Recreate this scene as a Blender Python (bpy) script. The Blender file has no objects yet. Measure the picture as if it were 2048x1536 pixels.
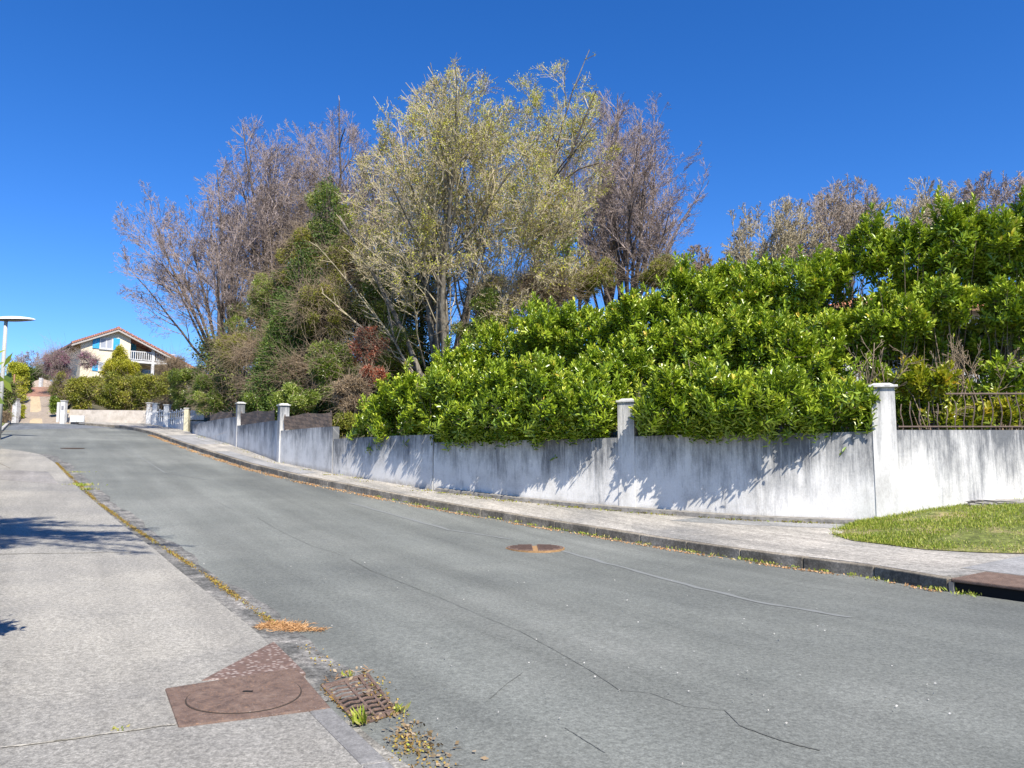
import bpy, math, random
import numpy as np
from mathutils import Vector, Matrix
random.seed(7)
rs = np.random.RandomState(11)
S = bpy.context.scene
COL = S.collection

# ------------------------------------------------------------------ camera, sky, sun
F = 1540.0                       # focal length in pixels of the 2048 px wide photograph
PITCH = math.atan(152.0 / F)
CH = 1.5
cam = bpy.data.cameras.new('camera'); cam_o = bpy.data.objects.new('camera', cam); COL.objects.link(cam_o)
cam.sensor_width = 36; cam.lens = F / 2048 * 36; cam.clip_start = 0.05; cam.clip_end = 3000
cam_o.location = (0, 0, CH); cam_o.rotation_euler = (math.pi / 2 + PITCH, 0, 0)
S.camera = cam_o
SUN_EL = math.radians(51)
SH = Vector((0.43, -0.90, 0)).normalized()
SUN = Vector((SH.x * math.cos(SUN_EL), SH.y * math.cos(SUN_EL), math.sin(SUN_EL)))
w = bpy.data.worlds.new("World"); S.world = w; w.use_nodes = True
nt = w.node_tree; nt.nodes.clear()
sky = nt.nodes.new('ShaderNodeTexSky'); sky.sky_type = 'NISHITA'; sky.sun_disc = False
sky.sun_elevation = SUN_EL; sky.sun_rotation = math.atan2(SH.x, SH.y)
sky.altitude = 1500; sky.air_density = 1.0; sky.dust_density = 0.0; sky.ozone_density = 6.0
hs = nt.nodes.new('ShaderNodeHueSaturation'); hs.inputs['Saturation'].default_value = 1.25; hs.inputs['Hue'].default_value = 0.510; hs.inputs['Value'].default_value = 1.0
bg = nt.nodes.new('ShaderNodeBackground'); bg.inputs['Strength'].default_value = 0.114
wo = nt.nodes.new('ShaderNodeOutputWorld')
nt.links.new(sky.outputs[0], hs.inputs['Color']); nt.links.new(hs.outputs[0], bg.inputs['Color']); nt.links.new(bg.outputs[0], wo.inputs[0])
sl = bpy.data.lights.new('sun', 'SUN'); sl.energy = 4.8; sl.angle = math.radians(0.5); sl.color = (1.0, 0.95, 0.87)
so = bpy.data.objects.new('sun', sl); COL.objects.link(so); so.rotation_euler = (-SUN).to_track_quat('-Z', 'Y').to_euler()
S.view_settings.view_transform = 'Standard'; S.view_settings.look = 'None'
S.view_settings.gamma = 1; S.view_settings.exposure = 0.85

# ------------------------------------------------------------------ lay of the land
UX, UY = -0.522, 0.853           # direction of the street;  n = across it, to the right
NX, NY = 0.853, 0.522
def sn(x, y): return x * UX + y * UY, x * NX + y * NY
def xy(s, n): return s * UX + n * NX, s * UY + n * NY
def R(s):                        # height of the road along the street
    t = (s - 10.0) / 2.0
    return 0.16 * (math.log1p(math.exp(t)) if t < 30 else t)
def ray(px, py):
    xx = (px - 1024) / F; yy = (768 - py) / F
    return xx, math.cos(PITCH) - yy * math.sin(PITCH), math.sin(PITCH) + yy * math.cos(PITCH)
def at(px, py, Y):               # world point at depth Y
    a, b, c = ray(px, py); k = Y / b
    return Vector((a * k, Y, CH + c * k))
def ground(px, py, off=0.0):     # where the sight line meets the road surface (+off)
    a, b, c = ray(px, py); t0, t = 0.5, 0.5
    while t < 120:
        x, y, z = a * t, b * t, CH + c * t
        if z < R(sn(x, y)[0]) + off: break
        t0 = t; t += 0.1
    lo, hi = t0, t
    for _ in range(30):
        m = (lo + hi) / 2; x, y, z = a * m, b * m, CH + c * m
        if z < R(sn(x, y)[0]) + off: hi = m
        else: lo = m
    return Vector((a * hi, b * hi, CH + c * hi))
def line_n(pts, extra_lo, extra_hi):
    L = []
    for p in pts:
        q = ground(*p); L.append(sn(q.x, q.y))
    L = sorted(list(extra_lo) + L + list(extra_hi))
    S_, N_ = zip(*L)
    return lambda s: float(np.interp(s, S_, N_))
kerb_n = line_n([(1870,1180),(1720,1152),(1560,1131),(1400,1107),(1240,1080),(1050,1048),(850,1013),(700,982),(600,962),(500,937),(420,911),(360,890),(300,868),(250,857)],
                [(-30, 9.6), (-5, 9.2), (2, 9.05)], [(58, 1.5)])
left_n = line_n([(110,930),(150,975),(230,1045),(310,1108),(400,1185),(510,1275)],
                [(-30, 1.5), (-5, 1.5), (3.5, 1.5), (4.5, 1.52)], [(30.2, 0.1), (32, -0.5), (33.3, -1.3), (34.3, -3.2), (35, -7)])
WALL_PLAN = [(2700,14.2),(2300,14.0),(2048,14.0),(1792,14.0),(1746,14.09),(1500,14.9),(1240,16.2),(1050,17.4),(865,19.0),(760,20.6),(660,22.4),(557,25.4),(472,32.0),(430,36.0),(400,39.0),(386,41.0)]
WP = []
for px, Y in WALL_PLAN:
    WP.append(((px - 1024) / F * Y / 1.0, Y))
_wl = sorted([sn(*p) for p in WP] + [(-6, 26.0), (-30, 45), (48, 7.0), (56.5, 6.2), (60, 5.8)])
_ws, _wn = zip(*_wl)
def wall_n(s): return float(np.interp(s, _ws, _wn))
WXs = [p[0] for p in WALL_PLAN][::-1]; WYs = [p[1] for p in WALL_PLAN][::-1]
def wall_Y(px): return float(np.interp(px, WXs, WYs))
def pave_z(s, n): return R(s) + 0.15 + 0.035 * max(0, n - kerb_n(s))
def smooth(a, b, x):
    t = min(1, max(0, (x - a) / (b - a))); return t * t * (3 - 2 * t)
def G(x, y):                     # terrain
    s, n = sn(x, y)
    z = R(min(s, 58)) - 0.25
    if s > 58: z += 0.22 * min(s - 58, 22) + 0.25 * smooth(58, 60, s) + 0.03 * max(0, min(s - 80, 60))
    if s < 58:
        wn = wall_n(s)
        if n > wn: z += 1.1 * smooth(0.9, 1.7, n - wn) + 0.17 * max(0, min(n - wn - 0.9, 30))
    else:
        d = n - 5.8
        if d > 0: z += (1.1 + 0.17 * min(d, 30)) * max(0, 1 - (s - 58) / 40)
    if n < -1.4 and s < 33: z += 0.5 * smooth(1.4, 2.0, -n)
    if n < -1.8 and s > 38: z += 0.3 * smooth(1.8, 2.4, -n) + 0.08 * min(-n - 1.8, 20)
    if y > 46:
        u = x / y; z -= 1.1 * smooth(-0.668, -0.655, u) * (1 - smooth(-0.585, -0.572, u)) * smooth(48.5, 50.5, y) * (1 - smooth(69, 72, y))
    if -30 > n: z -= 0.05 * min(-30 - n, 60)
    return z

# ------------------------------------------------------------------ materials
MATS = {}
def rgb(*c): return (c[0], c[1], c[2], 1)
class NB:
    def __init__(s, name):
        s.m = bpy.data.materials.new(name); s.m.use_nodes = True; s.t = s.m.node_tree
        s.b = s.t.nodes['Principled BSDF']; s.out = s.t.nodes['Material Output']; MATS[name] = s.m
    def n(s, typ, **k):
        x = s.t.nodes.new(typ)
        for a, v in k.items():
            if a in x.inputs: x.inputs[a].default_value = v
            else: setattr(x, a, v)
        return x
    def l(s, a, b): s.t.links.new(a, b)
    def coord(s, kind='Object', scale=(1,1,1), rot=(0,0,0)):
        c = s.n('ShaderNodeTexCoord'); m = s.n('ShaderNodeMapping'); m.inputs['Scale'].default_value = scale; m.inputs['Rotation'].default_value = rot
        s.l(c.outputs[kind], m.inputs[0]); return m.outputs[0]
    def noise(s, vec, scale, detail=4, rough=0.6):
        x = s.n('ShaderNodeTexNoise'); x.inputs['Scale'].default_value = scale; x.inputs['Detail'].default_value = detail; x.inputs['Roughness'].default_value = rough
        s.l(vec, x.inputs['Vector']); return x.outputs[0]
    def ramp(s, fac, stops, interp='LINEAR'):
        r = s.n('ShaderNodeValToRGB'); r.color_ramp.interpolation = interp
        e = r.color_ramp.elements
        while len(e) < len(stops): e.new(0.5)
        for i, (p, c) in enumerate(stops): e[i].position = p; e[i].color = c if len(c) == 4 else (*c, 1)
        s.l(fac, r.inputs[0]); return r.outputs[0]
    def mix(s, fac, a, b, mode='MIX'):
        x = s.n('ShaderNodeMix', data_type='RGBA', blend_type=mode)
        for sock, v in ((x.inputs[0], fac), (x.inputs[6], a), (x.inputs[7], b)):
            if hasattr(v, 'is_linked') or hasattr(v, 'links'): s.l(v, sock)
            else: sock.default_value = v if not isinstance(v, tuple) or len(v) == 4 else (*v, 1)
        return x.outputs[2]
    def bump(s, h, strength=0.3, dist=0.01):
        b = s.n('ShaderNodeBump'); b.inputs['Strength'].default_value = strength; b.inputs['Distance'].default_value = dist
        s.l(h, b.inputs['Height']); s.l(b.outputs[0], s.b.inputs['Normal'])
    def color(s, c, rough=0.8, spec=0.3):
        if hasattr(c, 'links'): s.l(c, s.b.inputs['Base Color'])
        else: s.b.inputs['Base Color'].default_value = c if len(c) == 4 else (*c, 1)
        s.b.inputs['Roughness'].default_value = rough; s.b.inputs['Specular IOR Level'].default_value = spec
        return s.m
ANG = math.atan2(UY, UX)         # street direction

def mat_ground(name, base, dark, light, grain=90, bl=2.0, streak=0.5, bump=0.25, speck=0.35):
    b = NB(name); v = b.coord()
    c1 = b.noise(v, bl * 0.25, 5, 0.6)
    col = b.ramp(c1, [(0.32, dark), (0.5, base), (0.68, light)])
    vr = b.coord(rot=(0, 0, -ANG)); mp = b.n('ShaderNodeMapping'); mp.inputs['Scale'].default_value = (0.10, 1.6, 1); b.l(vr, mp.inputs[0]); vs = mp.outputs[0]
    c2 = b.noise(vs, bl, 4, 0.55)
    col = b.mix(streak, col, b.ramp(c2, [(0.3, (0.35,0.35,0.35)), (0.7, (0.65,0.65,0.65))]), 'OVERLAY')
    g = b.noise(v, grain, 3, 0.8)
    col = b.mix(speck, col, b.ramp(g, [(0.35, (0.16,0.16,0.16)), (0.5, (0.5,0.5,0.5)), (0.68, (0.9,0.9,0.9))]), 'OVERLAY')
    g2 = b.noise(v, grain * 0.33, 2, 0.7)
    col = b.mix(speck * 0.8, col, b.ramp(g2, [(0.34, (0.2,0.2,0.2)), (0.5, (0.5,0.5,0.5)), (0.7, (0.85,0.85,0.85))]), 'OVERLAY')
    b.color(col, 0.85, 0.3); b.bump(g, bump, 0.01); return b.m
M_asphalt = mat_ground('asphalt', (0.150,0.155,0.136), (0.112,0.117,0.105), (0.195,0.198,0.174), grain=85, bl=0.9, streak=0.6, speck=0.42, bump=0.12)
M_apron = mat_ground('dark_asphalt', (0.13,0.14,0.15), (0.11,0.12,0.12), (0.17,0.17,0.18), grain=55)
M_pave = mat_ground('pavement_concrete', (0.255,0.240,0.206), (0.195,0.187,0.168), (0.32,0.298,0.25), grain=95, bl=1.6, streak=0.4, speck=0.55, bump=0.15)
M_walk = mat_ground('sidewalk_concrete', (0.31,0.286,0.246), (0.215,0.205,0.185), (0.40,0.365,0.31), grain=40, bl=2.4, streak=0.75, speck=0.5)
M_gutter = mat_ground('gutter_concrete', (0.145,0.14,0.125), (0.07,0.068,0.06), (0.27,0.25,0.22), grain=45, bl=12, streak=0.6, speck=0.7)
M_kerb = mat_ground('kerb_concrete', (0.20,0.172,0.13), (0.105,0.09,0.068), (0.32,0.28,0.22), grain=40, bl=7, streak=0.5, speck=0.5)
M_kerb_l = mat_ground('smooth_kerb', (0.20,0.193,0.18), (0.15,0.145,0.135), (0.26,0.25,0.235), grain=70, bl=3, speck=0.35)
M_joint = mat_ground('joint_mortar', (0.42,0.40,0.36), (0.33,0.31,0.28), (0.5,0.48,0.44), grain=40)
M_gutterl = mat_ground('light_gutter', (0.25,0.235,0.20), (0.14,0.13,0.11), (0.34,0.32,0.28), grain=45, bl=12, speck=0.7)
M_crack = NB('crack_dark').color((0.116,0.118,0.104), 0.9)
M_tar = NB('seam_light').color((0.185,0.19,0.178), 0.9)
M_soil = mat_ground('soil', (0.09,0.08,0.045), (0.05,0.05,0.02), (0.14,0.11,0.06), grain=30, bl=3)
M_turf = mat_ground('turf', (0.13,0.145,0.035), (0.09,0.11,0.02), (0.30,0.23,0.12), grain=30, bl=5, speck=0.7)

def mat_wall():
    b = NB('painted_wall')
    uv = b.n('ShaderNodeUVMap'); sp = b.n('ShaderNodeSeparateXYZ'); b.l(uv.outputs[0], sp.inputs[0])
    def vec(sx, sy):
        m = b.n('ShaderNodeMapping'); m.inputs['Scale'].default_value = (sx, sy, 1); b.l(uv.outputs[0], m.inputs[0]); return m.outputs[0]
    col = b.ramp(b.noise(vec(1.2,1.2), 1.5, 6, 0.65), [(0.3,(0.47,0.45,0.41)),(0.5,(0.66,0.635,0.585)),(0.7,(0.74,0.715,0.665))])
    # dark algae runs, strongest below the coping (v = 1 at the top)
    st = b.noise(vec(8,1.1), 1.0, 8, 0.8)
    big = b.noise(vec(0.8,0.5), 1.0, 5, 0.7)
    def math_(op, a, c):
        x = b.n('ShaderNodeMath', operation=op)
        for i, v in enumerate((a, c)):
            if hasattr(v, 'links'): b.l(v, x.inputs[i])
            else: x.inputs[i].default_value = v
        return x.outputs[0]
    top = b.n('ShaderNodeMapRange'); b.l(sp.outputs[1], top.inputs[0]); top.inputs[1].default_value = 0.25; top.inputs[2].default_value = 1.0
    k = math_('ADD', math_('MULTIPLY', top.outputs[0], 0.20), math_('MULTIPLY', big, 0.62))
    k = math_('ADD', k, math_('MULTIPLY', st, 0.50))
    a = b.ramp(k, [(0.59,(0,0,0)),(0.67,(0.4,0.4,0.4)),(0.78,(0.97,0.97,0.97))])
    col = b.mix(a, col, (0.13,0.135,0.14))
    # light runs
    lr = b.ramp(b.noise(vec(14,0.5), 1.3, 4, 0.7), [(0.58,(0,0,0)),(0.72,(0.6,0.6,0.6))])
    col = b.mix(lr, col, (0.72,0.70,0.67))
    # splash dirt at the foot
    ft = b.n('ShaderNodeMapRange'); b.l(sp.outputs[1], ft.inputs[0]); ft.inputs[1].default_value = 0.16; ft.inputs[2].default_value = 0.0
    d = math_('MULTIPLY', ft.outputs[0], b.noise(vec(5,5), 1.4, 6, 0.75))
    col = b.mix(b.ramp(d, [(0.15,(0,0,0)),(0.6,(0.9,0.9,0.9))]), col, (0.27,0.24,0.19))
    gr = b.noise(vec(40,40), 1.0, 3, 0.8)
    col = b.mix(0.4, col, b.ramp(gr, [(0.3,(0.3,0.3,0.3)),(0.6,(0.6,0.6,0.6))]), 'OVERLAY')
    b.color(col, 0.85, 0.2); b.bump(gr, 0.35, 0.01); return b.m
M_wall = mat_wall()
def mat_paint(name, c, var=0.12, rough=0.7, scale=6, dirt=None):
    b = NB(name); v = b.coord()
    f = b.noise(v, scale, 5, 0.65)
    lo = tuple(x * (1 - var) for x in c) if dirt is None else dirt
    col = b.ramp(f, [(0.3, lo), (0.55, c), (0.75, tuple(min(1, x * (1 + var)) for x in c))])
    b.color(col, rough); b.bump(b.noise(v, scale * 12, 2), 0.15, 0.01); return b.m
M_white = mat_paint('white_paint', (0.62,0.61,0.59), 0.1, dirt=(0.48,0.46,0.43))
M_greycap = mat_paint('cap_concrete', (0.55,0.53,0.49), 0.25, scale=14, dirt=(0.27,0.26,0.23))
M_cream = mat_paint('cream_render', (0.74,0.64,0.46), 0.06)
M_creamp = mat_paint('cream_paint', (0.60,0.55,0.38), 0.06)
M_tan = mat_paint('tan_render', (0.52,0.40,0.29), 0.1)
M_shutter = mat_paint('blue_shutter', (0.05,0.36,0.66), 0.08, 0.5)
M_wood = mat_paint('brown_wood', (0.20,0.11,0.06), 0.2)
M_rust = mat_paint('rusty_iron', (0.150,0.097,0.074), 0.4, 0.75, 22, dirt=(0.085,0.058,0.046))
def mat_rust():
    b = NB('cast_iron_rust'); v = b.coord()
    col = b.ramp(b.noise(v, 9, 6, 0.7), [(0.3,(0.082,0.055,0.043)),(0.5,(0.150,0.100,0.076)),(0.7,(0.205,0.145,0.11))])
    fine = b.noise(v, 70, 3, 0.8)
    col = b.mix(b.ramp(fine, [(0.56,(0,0,0)),(0.68,(0.75,0.75,0.75))]), col, (0.34,0.19,0.10))
    sp = b.noise(v, 120, 2, 0.7)
    col = b.mix(b.ramp(sp, [(0.66,(0,0,0)),(0.72,(0.9,0.9,0.9))]), col, (0.42,0.39,0.34))
    col = b.mix(b.ramp(b.noise(v, 33, 4, 0.8), [(0.34,(0.8,0.8,0.8)),(0.45,(0,0,0))]), col, (0.06,0.042,0.034))
    b.color(col, 0.8); b.bump(fine, 0.6, 0.01); return b.m
M_rust = mat_rust()
M_rust2 = mat_paint('dark_rust', (0.095,0.06,0.048), 0.35, 0.75, 30)
M_rustwire = mat_paint('rusty_bar', (0.16,0.115,0.09), 0.3, 0.8, 20)
M_holeshade = NB('hole_shade').color((0.012,0.011,0.010), 0.95)  # near-black colour standing in for the shade inside openings
M_galv = mat_paint('lamp_metal', (0.75,0.76,0.75), 0.05, 0.35)
M_polec = mat_paint('pole_concrete', (0.42,0.41,0.36), 0.2, 0.8, 18)
M_lampglass = NB('lamp_underside').color((0.10,0.07,0.08), 0.3, 0.5)
M_glass = NB('window_glass').color((0.10,0.13,0.18), 0.08, 0.8)
M_curtain = NB('window_blind').color((0.34,0.36,0.40), 0.6)
M_dirtyplastic = mat_paint('meter_plastic', (0.62,0.64,0.66), 0.06)
M_letter = mat_paint('beige_box', (0.70,0.55,0.30), 0.06)
def mat_tiles(name, c1, c2):
    b = NB(name); v = b.coord()
    wv = b.n('ShaderNodeTexWave', wave_type='BANDS'); wv.inputs['Scale'].default_value = 1.4; wv.inputs['Distortion'].default_value = 0.4; b.l(v, wv.inputs[0])
    col = b.ramp(b.noise(v, 5, 5, 0.7), [(0.3,c2),(0.7,c1)])
    col = b.mix(b.ramp(wv.outputs[0], [(0,(0.5,0.5,0.5)),(1,(0,0,0))]), col, tuple(x*0.6 for x in c2))
    b.color(col, 0.8); b.bump(wv.outputs[0], 0.6, 0.05); return b.m
M_tile = mat_tiles('roof_tiles', (0.55,0.28,0.20), (0.36,0.16,0.11))
def mat_pavers(name, a, c, mortar, sc):
    b = NB(name); v = b.coord()
    br = b.n('ShaderNodeTexBrick'); b.l(v, br.inputs[0]); br.inputs['Scale'].default_value = sc
    br.inputs['Color1'].default_value = (*a,1); br.inputs['Color2'].default_value = (*c,1); br.inputs['Mortar'].default_value = (*mortar,1); br.inputs['Mortar Size'].default_value = 0.03
    col = b.mix(0.5, br.outputs[0], b.ramp(b.noise(v,6,5,0.7),[(0.3,(0.3,0.3,0.3)),(0.7,(0.7,0.7,0.7))]), 'OVERLAY')
    b.color(col, 0.85); return b.m
M_pav1 = mat_pavers('grey_pavers', (0.36,0.29,0.22), (0.28,0.23,0.18), (0.2,0.17,0.14), 2.5)
M_pav2 = mat_pavers('yellow_pavers', (0.52,0.40,0.24), (0.45,0.34,0.22), (0.3,0.24,0.16), 2.5)
M_pav3 = mat_pavers('red_pavers', (0.36,0.19,0.13), (0.30,0.15,0.10), (0.2,0.12,0.09), 2.5)

def mat_leaf(name, stops, rough=0.4, spec=0.5, trans=0.25, tcol=None):
    b = NB(name)
    at_ = b.n('ShaderNodeAttribute', attribute_name='rnd')
    col = b.ramp(at_.outputs['Fac'], stops)
    b.color(col, rough, spec)
    tr = b.n('ShaderNodeBsdfTranslucent')
    tc = b.mix(1.0, col, tcol or (1.0,1.0,0.55), 'MULTIPLY'); b.l(tc, tr.inputs[0])
    ms = b.n('ShaderNodeMixShader'); ms.inputs[0].default_value = trans
    b.l(b.b.outputs[0], ms.inputs[1]); b.l(tr.outputs[0], ms.inputs[2]); b.l(ms.outputs[0], b.out.inputs[0])
    return b.m
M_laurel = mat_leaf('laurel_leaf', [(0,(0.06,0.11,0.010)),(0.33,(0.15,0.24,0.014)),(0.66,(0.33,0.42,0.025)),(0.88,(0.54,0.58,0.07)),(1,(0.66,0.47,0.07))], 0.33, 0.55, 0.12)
M_laurel_y = mat_leaf('laurel_yellow_leaf', [(0,(0.10,0.17,0.012)),(0.4,(0.26,0.32,0.02)),(0.8,(0.45,0.40,0.03)),(1,(0.60,0.38,0.04))], 0.3, 0.55, 0.3)
M_ivy = mat_leaf('ivy_leaf', [(0,(0.05,0.085,0.012)),(0.45,(0.17,0.24,0.03)),(0.75,(0.34,0.40,0.07)),(1,(0.52,0.54,0.20))], 0.36, 0.6)
M_conif = mat_leaf('conifer_leaf', [(0,(0.025,0.055,0.010)),(0.6,(0.075,0.125,0.018)),(1,(0.17,0.22,0.04))], 0.6, 0.3, 0.15)
M_yelcon = mat_leaf('golden_conifer_leaf', [(0,(0.16,0.18,0.01)),(0.6,(0.38,0.36,0.025)),(1,(0.55,0.48,0.05))], 0.6, 0.3, 0.2)
M_olive = mat_leaf('hedge_leaf', [(0,(0.07,0.09,0.012)),(0.45,(0.19,0.21,0.025)),(0.8,(0.39,0.37,0.05)),(1,(0.50,0.37,0.11))], 0.5, 0.4, 0.2)
M_yhedge = mat_leaf('yellow_hedge_leaf', [(0,(0.20,0.25,0.02)),(0.5,(0.42,0.43,0.03)),(1,(0.55,0.50,0.06))], 0.5, 0.4, 0.2)
M_bud = mat_leaf('young_leaf', [(0,(0.28,0.28,0.03)),(0.5,(0.50,0.50,0.045)),(1,(0.68,0.64,0.09))], 0.5, 0.3, 0.3)
M_pink = mat_leaf('pink_blossom', [(0,(0.26,0.11,0.15)),(0.5,(0.52,0.22,0.34)),(1,(0.62,0.36,0.46))], 0.6, 0.3, 0.3, (1,0.7,0.8))
M_red = mat_leaf('red_leaf', [(0,(0.22,0.07,0.03)),(0.6,(0.40,0.12,0.06)),(1,(0.55,0.22,0.14))], 0.4, 0.4, 0.25, (1,0.6,0.4))
M_dry = mat_leaf('dry_leaf', [(0,(0.14,0.10,0.05)),(0.5,(0.30,0.21,0.12)),(1,(0.44,0.34,0.22))], 0.8, 0.2, 0.2, (1,0.9,0.7))
M_orange = mat_leaf('dry_needle', [(0,(0.30,0.15,0.06)),(0.5,(0.50,0.28,0.12)),(1,(0.62,0.40,0.20))], 0.8, 0.2, 0.1, (1,0.9,0.7))
M_moss = mat_leaf('moss', [(0,(0.10,0.08,0.02)),(0.4,(0.28,0.20,0.03)),(0.75,(0.20,0.26,0.03)),(1,(0.42,0.42,0.06))], 0.9, 0.1, 0.1)
M_tanbud = mat_leaf('tan_bud', [(0,(0.16,0.12,0.07)),(0.5,(0.28,0.22,0.13)),(1,(0.36,0.32,0.18))], 0.8, 0.1, 0.2)
M_omoss = mat_leaf('orange_moss', [(0,(0.14,0.09,0.03)),(0.5,(0.34,0.21,0.06)),(0.85,(0.40,0.30,0.07)),(1,(0.30,0.33,0.05))], 0.9, 0.1, 0.1)
M_grass = mat_leaf('grass_blade', [(0,(0.13,0.19,0.016)),(0.4,(0.28,0.36,0.035)),(0.7,(0.45,0.44,0.09)),(1,(0.56,0.43,0.25))], 0.5, 0.3, 0.3)
def mat_bark(name, a, c, light=None):
    b = NB(name); v = b.coord(scale=(1,1,0.35))
    st = [(0.3,a),(0.62,c)] + ([(0.75,light)] if light else [])
    b.color(b.ramp(b.noise(v, 9, 5, 0.7), st), 0.9, 0.1); return b.m
M_bark = mat_bark('grey_bark', (0.05,0.042,0.032), (0.27,0.24,0.19), (0.62,0.59,0.50))
M_twig_g = mat_bark('olive_twig', (0.20,0.165,0.095), (0.52,0.44,0.29))
M_twig_p = mat_bark('mauve_twig', (0.15,0.12,0.105), (0.40,0.32,0.285))
M_bark_p = mat_bark('brown_bark', (0.055,0.043,0.034), (0.17,0.135,0.11))
M_twig_t = mat_bark('tan_twig', (0.20,0.155,0.12), (0.42,0.34,0.27))
M_twig_b = mat_bark('brown_twig', (0.13,0.095,0.06), (0.32,0.245,0.165))
M_stone = mat_paint('rough_stone', (0.26,0.24,0.21), 0.3, 0.9, 10, dirt=(0.13,0.12,0.10))
M_reed = mat_paint('brown_netting', (0.24,0.17,0.12), 0.25, 0.9, 24, dirt=(0.14,0.10,0.07))

# ------------------------------------------------------------------ object helpers
def tag(o, label=None, cat=None, group=None, kind=None):
    if label: o['label'] = label
    if cat: o['category'] = cat
    if group: o['group'] = group
    if kind: o['kind'] = kind
    return o
def empty(name, loc=(0,0,0), rz=0):
    o = bpy.data.objects.new(name, None); COL.objects.link(o); o.location = loc; o.rotation_euler = (0,0,rz)
    o.empty_display_size = 0.2; return o
def link(name, me, parent=None):
    o = bpy.data.objects.new(name, me); COL.objects.link(o)
    if parent: o.parent = parent
    return o
def np_mesh(name, V, Fq, mat, parent=None, rnd=None, smooth=False, slots=None, fm=None, uv=None):
    """V (n,3), Fq (m,4) or (m,3) arrays"""
    V = np.asarray(V, dtype=np.float32); Fq = np.asarray(Fq, dtype=np.int32)
    me = bpy.data.meshes.new(name)
    k = Fq.shape[1]
    me.vertices.add(len(V)); me.vertices.foreach_set('co', V.ravel())
    me.loops.add(Fq.size); me.loops.foreach_set('vertex_index', Fq.ravel())
    me.polygons.add(len(Fq)); me.polygons.foreach_set('loop_start', np.arange(0, Fq.size, k, dtype=np.int32))
    try: me.polygons.foreach_set('loop_total', np.full(len(Fq), k, dtype=np.int32))
    except Exception: pass
    if rnd is not None:
        a = me.attributes.new('rnd', 'FLOAT', 'POINT'); a.data.foreach_set('value', np.asarray(rnd, dtype=np.float32))
    if uv is not None:
        u = me.uv_layers.new(name='UVMap'); uvv = np.asarray(uv, dtype=np.float32)[Fq.ravel()]; u.data.foreach_set('uv', uvv.ravel())
    for m in (slots or [mat]): me.materials.append(m)
    if fm is not None: me.polygons.foreach_set('material_index', np.asarray(fm, dtype=np.int32))
    me.update(calc_edges=True); me.validate()
    me.polygons.foreach_set('use_smooth', np.full(len(Fq), bool(smooth)))
    return link(name, me, parent)
class MB:
    """collects solid shapes, builds one mesh"""
    def __init__(s): s.v = []; s.f = []
    def box(s, a, b, M=None, bev=0):
        x0,y0,z0 = a; x1,y1,z1 = b; n = len(s.v)
        P = [(x0,y0,z0),(x1,y0,z0),(x1,y1,z0),(x0,y1,z0),(x0,y0,z1),(x1,y0,z1),(x1,y1,z1),(x0,y1,z1)]
        if M is not None: P = [tuple(M @ Vector(p)) for p in P]
        s.v += P
        for f in ((0,3,2,1),(4,5,6,7),(0,1,5,4),(1,2,6,5),(2,3,7,6),(3,0,4,7)): s.f.append([n+i for i in f])
        return s
    def prism(s, bottom, top):           # two same-length loops
        n = len(s.v); k = len(bottom); s.v += [tuple(p) for p in bottom] + [tuple(p) for p in top]
        s.f.append([n+i for i in range(k)][::-1]); s.f.append([n+k+i for i in range(k)])
        for i in range(k): j = (i+1) % k; s.f.append([n+i, n+j, n+k+j, n+k+i])
        return s
    def tube(s, pts, rad, k=8, cap=True):
        pts = [Vector(p) for p in pts]; n0 = len(s.v)
        for i, p in enumerate(pts):
            d = (pts[min(i+1, len(pts)-1)] - pts[max(i-1, 0)]).normalized()
            a = d.orthogonal().normalized() if abs(d.z) < 0.99 else Vector((1,0,0)); b = d.cross(a).normalized(); a = b.cross(d)
            r = rad[i] if isinstance(rad, (list, tuple)) else rad
            for j in range(k):
                t = 2*math.pi*j/k; s.v.append(tuple(p + a*math.cos(t)*r + b*math.sin(t)*r))
        for i in range(len(pts)-1):
            for j in range(k):
                jj = (j+1) % k; s.f.append([n0+i*k+j, n0+i*k+jj, n0+(i+1)*k+jj, n0+(i+1)*k+j])
        if cap:
            s.f.append([n0+j for j in range(k)][::-1]); s.f.append([n0+(len(pts)-1)*k+j for j in range(k)])
        return s
    def build(s, name, mat, parent=None, bevel=0, smooth=False):
        me = bpy.data.meshes.new(name); me.from_pydata([tuple(p) for p in s.v], [], s.f); me.materials.append(mat); me.update()
        o = link(name, me, parent)
        if smooth: me.polygons.foreach_set('use_smooth', [True]*len(me.polygons))
        if bevel:
            m = o.modifiers.new('bevel', 'BEVEL'); m.width = bevel; m.segments = 2; m.limit_method = 'ANGLE'
        return o
def strip(name, ss, fl, fr, zf, mat, cols=8, skirt=0, parent=None, **k):
    """sheet along the street between n=fl(s) and n=fr(s)"""
    V = []; Fc = []
    ts = list(np.linspace(0, 1, cols + 1))
    for s in ss:
        a, b = fl(s), fr(s)
        row = [(*xy(s, a + (b - a) * t), zf(s, a + (b - a) * t)) for t in ts]
        if skirt:
            p, q = row[0], row[-1]; row = [(p[0], p[1], p[2] - skirt)] + row + [(q[0], q[1], q[2] - skirt)]
        V += row
    w_ = len(V) // len(ss)
    for i in range(len(ss) - 1):
        for j in range(w_ - 1): Fc.append((i*w_+j, i*w_+j+1, (i+1)*w_+j+1, (i+1)*w_+j))
    if skirt:   # closing ends
        pass
    return np_mesh(name, V, Fc, mat, parent, **k)
def struct(o): o['kind'] = 'structure'; return o

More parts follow.
